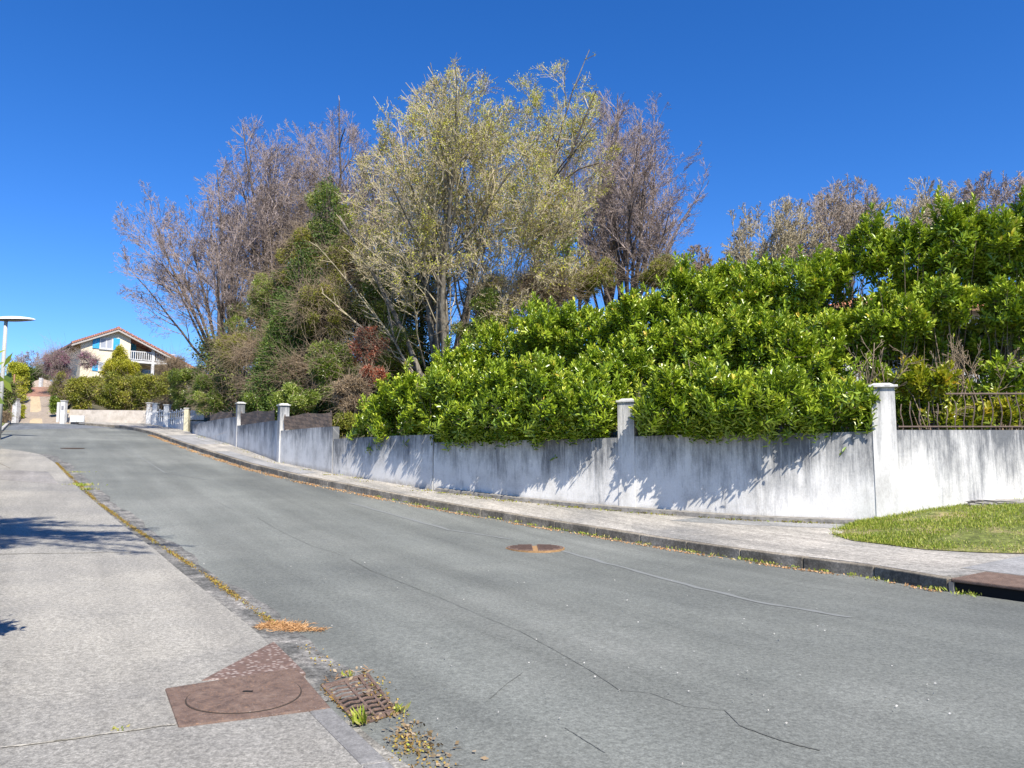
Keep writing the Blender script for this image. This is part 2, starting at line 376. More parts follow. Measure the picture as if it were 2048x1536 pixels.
# ------------------------------------------------------------------ ground
def build_ground():
    xs = np.unique(np.concatenate([np.linspace(-600,-60,19), np.arange(-60,45,0.8), np.linspace(45,600,19)]))
    ys = np.unique(np.concatenate([np.linspace(-200,-12,10), np.arange(-12,90,0.8), np.linspace(90,1200,24)]))
    V = [(x, y, G(x, y)) for y in ys for x in xs]; nx = len(xs)
    Fc = [(j*nx+i, j*nx+i+1, (j+1)*nx+i+1, (j+1)*nx+i) for j in range(len(ys)-1) for i in range(nx-1)]
    struct(np_mesh('ground', V, Fc, M_soil))
build_ground()
road_z = lambda s, n: R(s)
fine = [x for x in np.arange(-14, 58.01, 0.5)]
struct(strip('road', fine, lambda s: -1.1 if s < 33.5 else (-30 if s < 41 else -3.0), lambda s: kerb_n(s) + 0.1, road_z, M_asphalt, cols=10))
LPZ = lambda s, n: R(s) + 0.06
lsec = [x for x in np.arange(-14, 34.9, 0.5)] + [34.9]
struct(strip('pavement', lsec, lambda s: -7.2, lambda s: left_n(s) - (0.13 if s < 4.75 else 0.0), LPZ, M_pave, cols=6, skirt=0.1))
# narrow asphalt crossing in the left pavement, joints
def patch(name, pts_px, off, zf, mat, parent=None):
    """closed outline in pixels laid on the surface zf"""
    P = [ground(px, py, off) for px, py in pts_px]
    mb = MB(); n = len(P)
    mb.prism([(p.x, p.y, p.z - 0.03) for p in P], [tuple(p) for p in P]); return mb.build(name, mat, parent)
M_patch = mat_ground('pavement_patch', (0.22,0.205,0.185), (0.17,0.165,0.15), (0.27,0.25,0.22), grain=45)
struct(patch('pavement_patch', [(-30,938),(96,943),(118,968),(-30,957)], 0.064, None, M_patch))
M_jl = mat_ground('pavement_joint', (0.36,0.33,0.27), (0.22,0.20,0.15), (0.42,0.39,0.32), grain=60, bl=20, speck=0.6)
def jointline(pts, wpx, off, name='pavement_joint', mat=M_jl):
    L = []
    V = []; Fc = []
    res = []
    for i in range(len(pts)-1):
        for t in np.linspace(0, 1, 9)[:-1]: res.append((pts[i][0]+(pts[i+1][0]-pts[i][0])*t, pts[i][1]+(pts[i+1][1]-pts[i][1])*t))
    res.append(pts[-1])
    P = [ground(x, y, off) for x, y in res]
    for i, p in enumerate(P):
        d = (P[min(i+1,len(P)-1)] - P[max(i-1,0)]); d.z = 0; d.normalize(); nn = Vector((-d.y, d.x, 0))
        j = random.uniform(-1, 1) * wpx * 0.35; ww = wpx * random.uniform(0.6, 1.2) * 0.5
        V += [tuple(p + nn*(j+ww)), tuple(p + nn*(j-ww))]
    Fc = [(2*i, 2*i+1, 2*i+3, 2*i+2) for i in range(len(P)-1)]
    return V, Fc
def lines_obj(name, specs, off, mat):
    V, Fc = [], []
    for pts, wm in specs:
        v, f = jointline(pts, wm, off); n = len(V); V += v; Fc += [tuple(a+n for a in q) for q in f]
    return np_mesh(name, V, Fc, mat)
struct(lines_obj('pavement_joint', [([(-20,1497),(160,1475),(330,1450),(352,1448)], 0.02)], 0.064, M_jl))
struct(lines_obj('pavement_edge_joint', [([(-20,1108),(120,1106),(303,1103)], 0.03), ([(5,947),(112,941)], 0.05)], 0.064, M_jl))
# left gutter and smooth kerb
struct(strip('gutter', [x for x in np.arange(4.8, 31.6, 0.4)], lambda s: left_n(s)+0.001, lambda s: left_n(s) + 0.40 + 0.05*math.sin(s*1.7) + 0.03*math.sin(s*5.1), lambda s, n: R(s) + 0.006, M_gutter, cols=3))
struct(strip('near_gutter', [x for x in np.arange(-10, 4.7, 0.4)], lambda s: left_n(s)+0.001, lambda s: left_n(s) + 0.10 + 0.02*math.sin(s*4), lambda s, n: R(s) + 0.006, M_gutterl, cols=3))
def kerb_blocks(name, s0, s1, step, na, nb, z0, z1, mat, gap=0.006, dropped=None):
    mb = MB(); s = s0
    while s < s1 - 0.05:
        e = min(s + step, s1); a, b = s + gap, e - gap
        lo = []; hi = []
        for q, nf in ((a, na), (a, nb), (b, nb), (b, na)):
            n = nf(q); x, y = xy(q, n); lo.append((x, y, R(q) + z0)); hi.append((x, y, R(q) + z1 + random.uniform(-0.003, 0.003)))
        mb.prism(lo, hi); s = e
    return mb.build(name, mat, bevel=0.012)
struct(kerb_blocks('kerb', -9.4, 4.78, 1.0, lambda s: left_n(s)-0.13, lambda s: left_n(s), -0.1, 0.064, M_kerb_l))
struct(strip('kerb_mortar', [x for x in np.arange(-9.4, 4.78, 0.5)], lambda s: left_n(s)-0.125, lambda s: left_n(s)-0.008, lambda s, n: R(s)+0.055, M_joint, cols=1, skirt=0.1))
# right kerb, sidewalk
S_DR = sn(*ground(1895, 1184).to_2d())[0]           # where the inlet begins
struct(kerb_blocks('kerb', S_DR, 56.4, 1.0, lambda s: kerb_n(s), lambda s: kerb_n(s)+0.15, -0.1, 0.15, M_kerb))
struct(kerb_blocks('kerb', -12, S_DR - 2.2, 1.0, lambda s: kerb_n(s), lambda s: kerb_n(s)+0.15, -0.1, 0.15, M_kerb))
struct(strip('kerb_mortar', [x for x in np.arange(S_DR, 56.4, 0.25)], lambda s: kerb_n(s)+0.035, lambda s: kerb_n(s)+0.13, lambda s, n: R(s)+0.14, M_joint, cols=1, skirt=0.14))
struct(strip('sidewalk', [x for x in np.arange(-12, 57.6, 0.4)], lambda s: kerb_n(s)+0.151 if s > S_DR or s < S_DR-2.2 else kerb_n(s)+0.75, lambda s: wall_n(s)+0.05, lambda s, n: pave_z(s, n) - 0.004, M_walk, cols=6, skirt=0.1))
M_walk2 = mat_ground('sidewalk_patch', (0.25,0.245,0.235), (0.2,0.2,0.19), (0.31,0.30,0.285), grain=45)
struct(strip('sidewalk_patch', [x for x in np.arange(35, 42.5, 0.4)], lambda s: kerb_n(s)+0.153, lambda s: wall_n(s)-0.02, lambda s, n: pave_z(s, n), M_walk2, cols=4))
struct(strip('sidewalk_patch', [x for x in np.arange(8.6, 11.2, 0.3)], lambda s: wall_n(s)-1.1, lambda s: wall_n(s)-0.25, lambda s, n: pave_z(s, n), M_walk2, cols=4))
struct(strip('sidewalk_patch', [x for x in np.arange(2.0, 5.6, 0.3)], lambda s: kerb_n(s)+0.78, lambda s: kerb_n(s)+2.2, lambda s, n: pave_z(s, n), M_walk2, cols=4))
struct(strip('sidewalk_patch', [x for x in np.arange(22, 31, 0.4)], lambda s: kerb_n(s)+0.153, lambda s: kerb_n(s)+0.7, lambda s, n: pave_z(s, n), M_walk2, cols=4))
# far end: dark apron in front of the drive, bank on the left with its kerb
struct(patch('driveway_apron', [(28,848),(112,847),(245,854),(150,857),(60,858),(8,860)], 0.006, None, M_apron))
struct(strip('verge', [x for x in np.arange(41.2, 57.9, 0.5)], lambda s: -22, lambda s: -1.75, lambda s, n: R(s) + 0.16 + 0.06*max(0, -1.9-n), M_turf, cols=10, skirt=0.15))
struct(kerb_blocks('kerb', 41.2, 57.9, 1.0, lambda s: -1.75, lambda s: -1.6, -0.1, 0.15, M_joint))
# cracks and seams in the road
CR = [([(430,1000),(470,1022)],0.006), ([(515,1035),(560,1062),(620,1090),(690,1112)],0.006), ([(740,1140),(880,1195),(960,1230),(1040,1262),(1110,1300),(1180,1340),(1240,1380)],0.006),
      ([(1240,1380),(1300,1385),(1370,1412),(1450,1420),(1480,1450)],0.006), ([(980,1397),(1010,1370),(1045,1345)],0.006), ([(1130,1455),(1170,1480),(1210,1505)],0.006),
      ([(700,1118),(745,1142)],0.014), ([(1480,1450),(1560,1480),(1640,1500)],0.016), ([(1560,1168),(1600,1162),(1650,1158)],0.006)]
struct(lines_obj('road_crack', CR, 0.004, M_crack))
struct(lines_obj('road_seam', [([(250,895),(330,945),(420,960)],0.05), ([(700,1005),(900,1060),(1020,1078)],0.09), ([(1120,1100),(1300,1150),(1500,1200),(1700,1235)],0.09)], 0.004, M_tar))

# ------------------------------------------------------------------ driveway up to the house
def driveway():
    def row(pl, pr, Y, z=None):
        a = at(pl[0], pl[1], Y); b = at(pr[0], pr[1], Y); return a, b
    def sheet(name, rows, f0, f1, mat, dz=0):
        V = []
        for a, b in rows:
            V += [tuple(a.lerp(b, f0) + Vector((0,0,dz))), tuple(a.lerp(b, f1) + Vector((0,0,dz)))]
        Fc = [(2*i, 2*i+1, 2*i+3, 2*i+2) for i in range(len(rows)-1)]
        return struct(np_mesh(name, V, Fc, mat))
    Yb = 50.5
    r0 = (at(38,847,Yb-0.4), at(114,848,Yb-0.4)); r1 = (at(43,815,56.5), at(106,815,56.5)); r2 = (at(46,793,61.5), at(99,793,61.5)); r3 = (at(47,774,66), at(101,774,66))
    sheet('driveway', [r0, r1, r2], -0.3, 1.3, M_pav1); sheet('driveway_strip', [r0, r1, r2], 0.28, 0.62, M_pav2, 0.006)
    sheet('driveway_top', [r2, r3], -0.1, 1.1, M_pav3, 0.004)
driveway()

# ------------------------------------------------------------------ retaining wall
def wall_pt(px, Y=None): 
    Y = Y or wall_Y(px); return Vector(((px-1024)/F*Y, Y, 0))
def boundary_wall():
    root = empty('boundary_wall', (0,0,0)); tag(root, 'long stepped white painted retaining wall with grey streaks and pillars along the sidewalk', 'wall')
    segs = [([(2700,860),(2300,860),(2048,860),(1900,860),(1796,860)], 'A'), ([(1746,862),(1640,866),(1536,866),(1400,868),(1264,873)],'B'),
            ([(1240,875),(1150,878),(1024,881),(940,883),(868,885)],'C'), ([(866,869),(800,871),(740,874),(668,878)],'D'),
            ([(666,853),(620,856),(567,861)],'E'), ([(551,841),(520,845),(479,851)],'F'), ([(467,834),(440,838),(417,842),(400,846),(386,850)],'G')]
    V = []; Fc = []; UV = []; arc = 0
    T = 0.22
    prev = None
    allpts = []
    for pts, nm in segs: allpts.append(pts)
    # join segments without gaps
    for i in range(len(segs)-1):
        e = segs[i][0][-1]; n = segs[i+1][0][0]; m = (e[0]+n[0])/2
        segs[i][0].append((m, e[1])) if m < e[0]-1 else None
        if m > n[0]+1: segs[i+1][0].insert(0, (m, n[1]))
    for si, (pts, nm) in enumerate(segs):
        # densify
        dens = []
        for i in range(len(pts)-1):
            k = max(1, int(abs(pts[i][0]-pts[i+1][0])/25))
            for t in range(k): dens.append((pts[i][0]+(pts[i+1][0]-pts[i][0])*t/k, pts[i][1]+(pts[i+1][1]-pts[i][1])*t/k))
        dens.append(pts[-1])
        base0 = len(V)
        for i, (px, py) in enumerate(dens):
            Y = wall_Y(px); p = wall_pt(px); top = at(px, py, Y).z
            q = wall_pt(px-6); o = wall_pt(px+6); tg = (q-o).normalized(); nb = Vector((-tg.y, tg.x, 0))
            if nb.y < 0: nb = -nb
            s = sn(p.x, p.y)[0]; zb = R(s) - 0.1
            if prev is not None: arc += (p - prev).length
            prev = p.copy()
            tr = p + nb*T
            h = top - zb
            vis = R(s) + 0.2
            for k in range(7):
                t = k/6; z = zb + h*t; V.append((p.x, p.y, z)); UV.append((arc, max(0, (z-vis)/(top-vis))))
            V.append((tr.x, tr.y, top)); UV.append((arc, 1.1)); V.append((tr.x, tr.y, zb)); UV.append((arc, 0.3))
        W = 9; n = len(dens)
        for i in range(n-1):
            for k in range(W-1): Fc.append((base0+i*W+k, base0+(i+1)*W+k, base0+(i+1)*W+k+1, base0+i*W+k+1))
        for e, fl in ((0, 0), (n-1, 1)):
            b = base0+e*W
            for k in range(6): pass
            V_i = [b+0, b+6, b+7, b+8]; Fc.append(tuple(V_i if fl else V_i[::-1]))
    np_mesh('wall', V, Fc, M_wall, root, uv=UV)
    # pillars: px centre, width m, top py, proud of the wall
    for px, wd, topy, capw in ((1768,0.40,766,0.50),(1252,0.36,797,0.42),(558,0.30,807,0.38),(473,0.30,804,0.38)):
        Y = wall_Y(px); p = wall_pt(px); q = wall_pt(px-20); tg = (q-wall_pt(px+20)).normalized(); ang = math.atan2(tg.y, tg.x)
        zt = at(px, topy, Y).z; s = sn(p.x, p.y)[0]; zb = R(s)-0.1
        M = Matrix.Translation((p.x, p.y, 0)) @ Matrix.Rotation(ang, 4, 'Z')
        # local x along the wall; behind the wall is -y (tangent points left)
        V = []; Fc = []; UV = []
        h = wd/2; fr = 0.012; bk = -wd+0.012
        ring = [(-h,fr),(h,fr),(h,bk),(-h,bk)]
        # find front side sign
        tstv = M @ Vector((0,1,0)) - M @ Vector((0,0,0)); sg = -1 if tstv.y > 0 else 1
        NZ = 10
        zc = zt - 0.08
        ring = [(-h,fr*sg),(h,fr*sg),(h,bk*sg),(-h,bk*sg)]
        for k in range(NZ+1):
            z = zb + (zc-zb)*k/NZ
            for i, (a, b) in enumerate(ring + [ring[0]]):
                v = M @ Vector((a, b, z)); V.append(tuple(v)); UV.append((i*wd + px*0.37, 0.95*(z-zb)/(zc-zb)))
        for k in range(NZ):
            for i in range(4): Fc.append((k*5+i, k*5+i+1, (k+1)*5+i+1, (k+1)*5+i))
        pil = np_mesh('pillar', V, Fc, M_wall, root, uv=UV)
        mb = MB(); c = capw/2; cy = (fr+bk)/2*sg
        mb.prism([M @ Vector(v) for v in ((-c,cy-c,zc),(c,cy-c,zc),(c,cy+c,zc),(-c,cy+c,zc))], [M @ Vector(v) for v in ((-c,cy-c,zc+0.045),(c,cy-c,zc+0.045),(c,cy+c,zc+0.045),(-c,cy+c,zc+0.045))])
        d = c*0.8
        mb.prism([M @ Vector(v) for v in ((-d,cy-d,zc+0.046),(d,cy-d,zc+0.046),(d,cy+d,zc+0.046),(-d,cy+d,zc+0.046))], [M @ Vector(v) for v in ((-d*.7,cy-d*.7,zc+0.085),(d*.7,cy-d*.7,zc+0.085),(d*.7,cy+d*.7,zc+0.085),(-d*.7,cy+d*.7,zc+0.085))])
        mb.build('cap', M_greycap, pil, bevel=0.008)
    # concrete footing ledge
    V = []; Fc = []
    pxs = np.arange(1700, 860, -20); n = 0
    for px in pxs:
        p = wall_pt(px); tg = (wall_pt(px-8)-wall_pt(px+8)).normalized(); nf = Vector((-tg.y, tg.x, 0)); nf = -nf if nf.y > 0 else nf
        s = sn(p.x, p.y)[0]; wd = 0.16 + 0.12*smooth(870, 1300, px) + 0.02*math.sin(px*0.05)
        h = pave_z(*sn(p.x, p.y)) + 0.07
        a = p + nf*0.004; b = p + nf*wd
        V += [(a.x,a.y,h),(b.x,b.y,h-0.01),(b.x,b.y,h-0.25)]
    for i in range(len(pxs)-1):
        for k in range(2): Fc.append((i*3+k, i*3+k+1, (i+1)*3+k+1, (i+1)*3+k))
    np_mesh('footing', V, Fc, M_stone, root)
boundary_wall()

# ------------------------------------------------------------------ plant machinery
def tubes_mesh(segs, k=3):
    """segs array (n,8): p0 p1 r0 r1"""
    A = np.asarray(segs, dtype=np.float64); p0 = A[:,0:3]; p1 = A[:,3:6]; r0 = A[:,6:7]; r1 = A[:,7:8]
    d = p1 - p0; L = np.linalg.norm(d, axis=1, keepdims=True) + 1e-9; d = d / L
    up = np.where(np.abs(d[:,2:3]) < 0.9, np.array([[0,0,1.0]]), np.array([[1.0,0,0]]))
    a = np.cross(d, up); a /= np.linalg.norm(a, axis=1, keepdims=True) + 1e-9; b = np.cross(d, a)
    n = len(A); V = np.zeros((n, 2*k, 3))
    for j in range(k):
        t = 2*math.pi*j/k; o = a*math.cos(t) + b*math.sin(t)
        V[:, j] = p0 - d*r0*0.5 + o*r0; V[:, k+j] = p1 + o*r1
    idx = np.arange(n)[:,None]*2*k
    Fc = np.concatenate([np.stack([idx[:,0]+j, idx[:,0]+(j+1)%k, idx[:,0]+k+(j+1)%k, idx[:,0]+k+j], axis=1) for j in range(k)])
    return V.reshape(-1,3), Fc
def nrm(v): return v / (np.linalg.norm(v, axis=1, keepdims=True) + 1e-9)
def leaf_mesh(C, D, L, Wd, rnd, fold=0.25, N=None):
    """rhomboid folded leaves: base C, direction D, lengths, widths"""
    n = len(C); D = nrm(D)
    if N is None: N = rs.normal(size=(n,3)) + np.array([0,0,0.8])
    Sd = nrm(np.cross(D, N)); Nn = np.cross(Sd, D)
    L = np.broadcast_to(np.asarray(L), (n,))[:,None]; Wd = np.broadcast_to(np.asarray(Wd), (n,))[:,None]
    V = np.zeros((n,6,3))
    up = Nn*Wd*fold; droop = -Nn*L*0.08
    V[:,0] = C; V[:,3] = C + D*L + droop
    V[:,1] = C + D*L*0.35 + Sd*Wd*0.5 + up; V[:,2] = C + D*L*0.75 + Sd*Wd*0.42 + up + droop*.5
    V[:,5] = C + D*L*0.35 - Sd*Wd*0.5 + up; V[:,4] = C + D*L*0.75 - Sd*Wd*0.42 + up + droop*.5
    i = np.arange(n)*6
    Fc = np.concatenate([np.stack([i,i+1,i+2,i+3],1), np.stack([i,i+3,i+4,i+5],1)])
    return V.reshape(-1,3), Fc, np.repeat(rnd, 6)
def quad_leaf(C, D, L, Wd, rnd):
    n = len(C); D = nrm(D); Sd = nrm(np.cross(D, rs.normal(size=(n,3))))
    L = np.broadcast_to(np.asarray(L), (n,))[:,None]; Wd = np.broadcast_to(np.asarray(Wd), (n,))[:,None]
    V = np.zeros((n,4,3)); V[:,0] = C; V[:,1] = C + D*L*0.5 + Sd*Wd*0.5; V[:,2] = C + D*L; V[:,3] = C + D*L*0.5 - Sd*Wd*0.5
    i = np.arange(n)*4
    return V.reshape(-1,3), np.stack([i,i+1,i+2,i+3],1), np.repeat(rnd, 4)
def rand_dirs(n):
    v = rs.normal(size=(n,3)); return nrm(v)

def bush(name, label, cat, c, r, mat, density=1.0, leaf=(0.11,0.042), per=13, shoot=0.34, group=None, zmin=None, stems=True, up=0.75, stem_mat=None, lumps=9, clipf=None, base=None, open_=0.0):
    """broad-leaved shrub: leafy shoots over a lumpy body"""
    c = np.array(c, dtype=float); r = np.array(r, dtype=float)
    lc = [c]; lr = [r*0.86]
    for i in range(lumps):
        d = rand_dirs(1)[0]; d[2] = d[2]*0.9+0.1
        if d[1] > 0.3: d[1] *= -1 if rs.rand() < .5 else 1
        lc.append(c + d*r*0.70); lr.append(r*rs.uniform(0.28, 0.46))
    lc = np.array(lc); lr = np.array(lr)
    area = 4*math.pi*((r[0]*r[1])**1.6/3+(r[0]*r[2])**1.6/3+(r[1]*r[2])**1.6/3)**(1/1.6)
    n = int(area*46*density)
    wts = (lr[:,0]*lr[:,2]); wts[0] *= 1.2; wts = wts/wts.sum()
    which = rs.choice(len(lc), size=n, p=wts)
    d = rand_dirs(n); flip = (d[:,1] > 0.2) & (rs.uniform(size=n) < 0.6); d[flip,1] *= -1
    depth = 1 - np.abs(rs.normal(size=(n,1)))*0.22
    tip = lc[which] + d*lr[which]*depth
    ph3 = rs.uniform(0,6.28,size=3)
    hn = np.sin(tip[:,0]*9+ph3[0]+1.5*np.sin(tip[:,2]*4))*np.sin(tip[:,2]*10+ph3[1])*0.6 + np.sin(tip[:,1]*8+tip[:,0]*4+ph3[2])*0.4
    tip = tip - d*np.clip(0.25-hn,0,1)[:,None]*0.36 + d*np.clip(hn-0.45,0,1)[:,None]*0.3
    sp_ = (rs.uniform(size=n) < 0.045) & (d[:,2] > 0.15); tip[sp_] += (d[sp_]*0.25+np.array([0,0,0.6]))*rs.uniform(0.2,0.6,size=(sp_.sum(),1))
    # keep those not buried deep in another lobe
    m = (hn > -0.20) | (rs.uniform(size=n) < 0.16)
    for q, rr in zip(lc, lr): m &= (((tip-q)/rr)**2).sum(1) > 0.30
    if zmin is not None: m &= tip[:,2] > zmin
    if clipf is not None: m &= clipf(tip)
    if open_ > 0:
        h = np.sin(tip[:,0]*3.1+1)*np.sin(tip[:,2]*3.7+2)*np.sin(tip[:,1]*2.3)+rs.normal(size=n)*0.15
        m &= h < (0.6-open_)
    tip = tip[m]; d = d[m]; n = len(tip)
    sd = nrm(d*0.75 + np.array([0,0,up]) + rs.normal(size=(n,3))*0.28)
    sl = shoot*rs.uniform(0.7,1.25,size=n)
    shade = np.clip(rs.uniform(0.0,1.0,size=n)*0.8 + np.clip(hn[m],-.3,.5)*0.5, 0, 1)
    Cs=[];Ds=[];Ls=[];Ws=[];Rn=[]
    a0 = nrm(np.cross(sd, np.array([0.3,0.2,1.0]))); b0 = np.cross(sd, a0); ph = rs.uniform(0,6.28,size=n)
    for k in range(per):
        t = (k+0.5)/per; an = ph + k*2.4
        out = a0*np.cos(an)[:,None] + b0*np.sin(an)[:,None]
        el = 0.35 + 0.9*t
        D = out*math.cos(el) + sd*math.sin(el) + rs.normal(size=(n,3))*0.12
        Cs.append(tip - sd*(sl*(1-t))[:,None]); Ds.append(D)
        Ls.append(leaf[0]*(0.8+0.45*math.sin(math.pi*min(1,t*1.1)))*rs.uniform(0.8,1.2,size=n)); Ws.append(leaf[1]*rs.uniform(0.85,1.2,size=n))
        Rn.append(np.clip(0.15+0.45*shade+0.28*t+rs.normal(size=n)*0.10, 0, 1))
    Nv = np.concatenate([sd]*per) 
    V, Fc, rn = leaf_mesh(np.concatenate(Cs), np.concatenate(Ds), np.concatenate(Ls), np.concatenate(Ws), np.concatenate(Rn), N=Nv)
    bz = base if base is not None else G(c[0], c[1])
    root = empty(name, (c[0], c[1], bz)); off = np.array([c[0], c[1], bz])
    tag(root, label, cat, group)
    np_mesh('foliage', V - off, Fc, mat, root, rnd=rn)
    if stems:
        segs = []
        fy = max(c[1]+0.1, float(np.interp(1024+c[0]/c[1]*F, WXs, WYs))+0.75) if name == 'laurel_bush' else c[1]+0.1
        foot = np.array([c[0]*fy/c[1], fy, bz-0.1])
        for i in range(11):
            j = rs.randint(n); e = tip[j] - sd[j]*0.1; p = foot + rs.normal(size=3)*np.array([r[0]*0.25, r[1]*0.2, 0]); q0 = p
            for t in (0.35, 0.7, 1.0):
                q = foot*0 + p*(1-t) + e*t + rs.normal(size=3)*0.05; q[2] += 0.15*math.sin(t*3.14)
                segs.append((*q0, *q, 0.022*(1.25-t), 0.022*(1.05-t)+0.003)); q0 = q
            for b in range(6):
                jj = rs.randint(n); segs.append((*q0, *(q0*0.4 + tip[jj]*0.6), 0.006, 0.003)) if np.linalg.norm(tip[jj]-q0) < r[0]*0.9 else None
        if name == 'laurel_bush':
            Q = np.array(segs); keep = np.ones(len(Q), bool)
            for o_ in (0, 3):
                pxs = 1024 + Q[:,o_]/Q[:,o_+1]*F; keep &= (Q[:,o_+1] > np.interp(pxs, WXs, WYs)+0.3) | (Q[:,o_+2] > np.interp(pxs, ZX, ZT)+0.15)
            segs = Q[keep]
        V, Fc = tubes_mesh(segs, 5); np_mesh('stem', V - off, Fc, stem_mat or M_twig_b, root)
    return root

def clump_tree(name, label, cat, c, r, mat, n=3000, leaf=0.07, group=None, shape='round', trunk=True, base=None, twigs=0, twig_mat=None, seedlumps=22, fill=0.85):
    """fine-leaved shrub or conifer: many small leaf sprays on a lumpy volume"""
    c = np.array(c, float); r = np.array(r, float)
    K = seedlumps; d = rand_dirs(K); d[:,2] = d[:,2]
    if shape == 'cone':
        t = rs.uniform(0,1,size=K)**1.3; az = rs.uniform(0,6.28,size=K); rad = (1-t)*0.75+0.06
        L = np.stack([np.cos(az)*rad, np.sin(az)*rad, -1+2*t], 1); lc = c + L*r; lr = r.mean()*(0.30*(1-t)+0.10)
    elif shape == 'box':
        L = rs.uniform(-1,1,size=(K,3)); lc = c + L*r*0.85; lr = np.full(K, r.min()*0.35)
    else:
        lc = c + d*r*rs.uniform(0.45,0.85,size=(K,1)); lr = r.mean()*rs.uniform(0.18,0.36,size=K)
    wh = rs.choice(K, size=n, p=lr**2/(lr**2).sum()); dd = rand_dirs(n)
    sc = np.array([1,1,1.0 if shape != 'cone' else 1.6])
    P = lc[wh] + dd*lr[wh][:,None]*sc*(1-np.abs(rs.normal(size=(n,1)))*0.2)
    if shape == 'box':
        P = c + np.clip((P-c)/r, -1, 1)*r + rs.normal(size=(n,3))*0.06
    # small sprays of leaves
    per = 6
    C = np.repeat(P, per, axis=0) + rs.normal(size=(n*per,3))*leaf*0.7
    D = np.repeat(dd, per, axis=0)*0.7 + rs.normal(size=(n*per,3))*0.7 + np.array([0,0,0.25])
    base_r = np.repeat(rs.uniform(0,1,size=K)[wh]*0.4 + rs.uniform(0,1,size=n)*0.25, per)
    V, Fc, rn = quad_leaf(C, D, leaf*rs.uniform(0.7,1.4,size=n*per), leaf*0.55*rs.uniform(0.7,1.3,size=n*per), np.clip(base_r + rs.uniform(0,0.4,size=n*per),0,1))
    bz = base if base is not None else G(c[0], c[1]); off = np.array([c[0], c[1], bz])
    root = empty(name, tuple(off)); tag(root, label, cat, group)
    np_mesh('foliage' if not trunk else 'crown', V-off, Fc, mat, root, rnd=rn)
    segs = []
    if trunk:
        top = c[2] + r[2]*(0.8 if shape == 'cone' else 0.1)
        q0 = np.array([c[0], c[1], bz-0.2])
        for t in np.linspace(0.2,1,5):
            q = np.array([c[0]+rs.normal()*0.06, c[1]+rs.normal()*0.06, bz-0.2+(top-bz+0.2)*t]); segs.append((*q0,*q,0.12*(1.15-t)*r.mean()**.5,0.12*(0.95-t)*r.mean()**.5+0.01)); q0 = q
    for k in range(K if trunk else 8):
        q = lc[k % K]; h = np.array([c[0], c[1], max(bz, min(q[2]-0.5*r.mean()*0.6, c[2]+r[2]*.5))]); segs.append((*h,*q,0.025,0.01))
    V, Fc = tubes_mesh(segs, 5); np_mesh('trunk' if trunk else 'stem', V-off, Fc, M_bark_p, root)
    if twigs:
        k = twigs; wh = rs.choice(K, size=k); dd = rand_dirs(k); dd[:,2] = np.abs(dd[:,2])*0.8
        p = lc[wh] + dd*lr[wh][:,None]*0.5; sg = []; lsc = rs.uniform(0.3, 0.85, size=k)
        for i in range(k):
            q0 = p[i]; v = dd[i]*0.6 + rs.normal(size=3)*0.5
            for s_ in range(4):
                q = q0 + v*lr[wh[i]]*lsc[i]*0.8; sg.append((*q0,*q,0.009-0.0017*s_,0.0075-0.0017*s_)); v = v + rs.normal(size=3)*0.75 - np.array([0,0,0.12]); q0 = q
        V, Fc = tubes_mesh(sg, 3); np_mesh('twigs', V-off, Fc, twig_mat or M_twig_b, root)
    return root

def grow(P, base, stems, env, levels):
    """recursive bare tree. returns segs, tips. levels: list of dict(n, ang, len, wob, up)"""
    segs = []; tips = []
    rnd = random.Random(P['seed'])
    def rv(): return (rnd.gauss(0,1), rnd.gauss(0,1), rnd.gauss(0,1))
    def branch(p, d, L, r, lvl):
        lv = levels[lvl]; ns = lv['segs']; st = L/ns; pts = [(p, d, r)]
        x,y,z = p; dx,dy,dz = d; rr = r
        for i in range(ns):
            a,b,c = rv(); wb = lv['wob']; dx += a*wb; dy += b*wb; dz += c*wb + lv['up']
            m = math.sqrt(dx*dx+dy*dy+dz*dz); dx/=m; dy/=m; dz/=m
            nx_, ny_, nz_ = x+dx*st, y+dy*st, z+dz*st
            r1 = r*(1-(i+1)/ns*lv['taper'])
            segs.append((x,y,z,nx_,ny_,nz_,rr,r1)); x,y,z = nx_,ny_,nz_; rr = r1; pts.append(((x,y,z),(dx,dy,dz),rr))
            if not env(x,y,z) and (lvl > 0 or i > ns*0.6): break
        if lvl >= len(levels)-2: tips.append((x,y,z,dx,dy,dz))
        if lvl+1 < len(levels):
            nv = levels[lvl+1]; K = nv['n']; K = max(1, int(K*(0.6+0.6*rnd.random())*min(1, len(pts)/(ns+1)+0.1)))
            for k in range(K):
                t = nv['t0'] + (1-nv['t0'])*((k+rnd.random())/K); f = t*(len(pts)-1); i = min(int(f), len(pts)-2); f -= i
                pa, pb = pts[i], pts[i+1]
                q = tuple(pa[0][j]+(pb[0][j]-pa[0][j])*f for j in range(3)); dd = pb[1]
                # child direction
                a = rv(); dot = sum(a[j]*dd[j] for j in range(3)); o = [a[j]-dd[j]*dot for j in range(3)]; m = math.sqrt(sum(v*v for v in o))+1e-6
                an = nv['ang']*(0.7+0.6*rnd.random()); cd = tuple(dd[j]*math.cos(an)+o[j]/m*math.sin(an) for j in range(3))
                LL = L*nv['len']*(1-0.55*t)*(0.75+0.5*rnd.random()); rb = min(pa[2]*0.7, max(0.004, LL*nv.get('rk',0.012)))
                if env(*q) or lvl == 0: branch(q, cd, LL, rb, lvl+1)
    for (p, d, L, r) in stems: branch(tuple(p), tuple(d), L, r, 0)
    return segs, tips
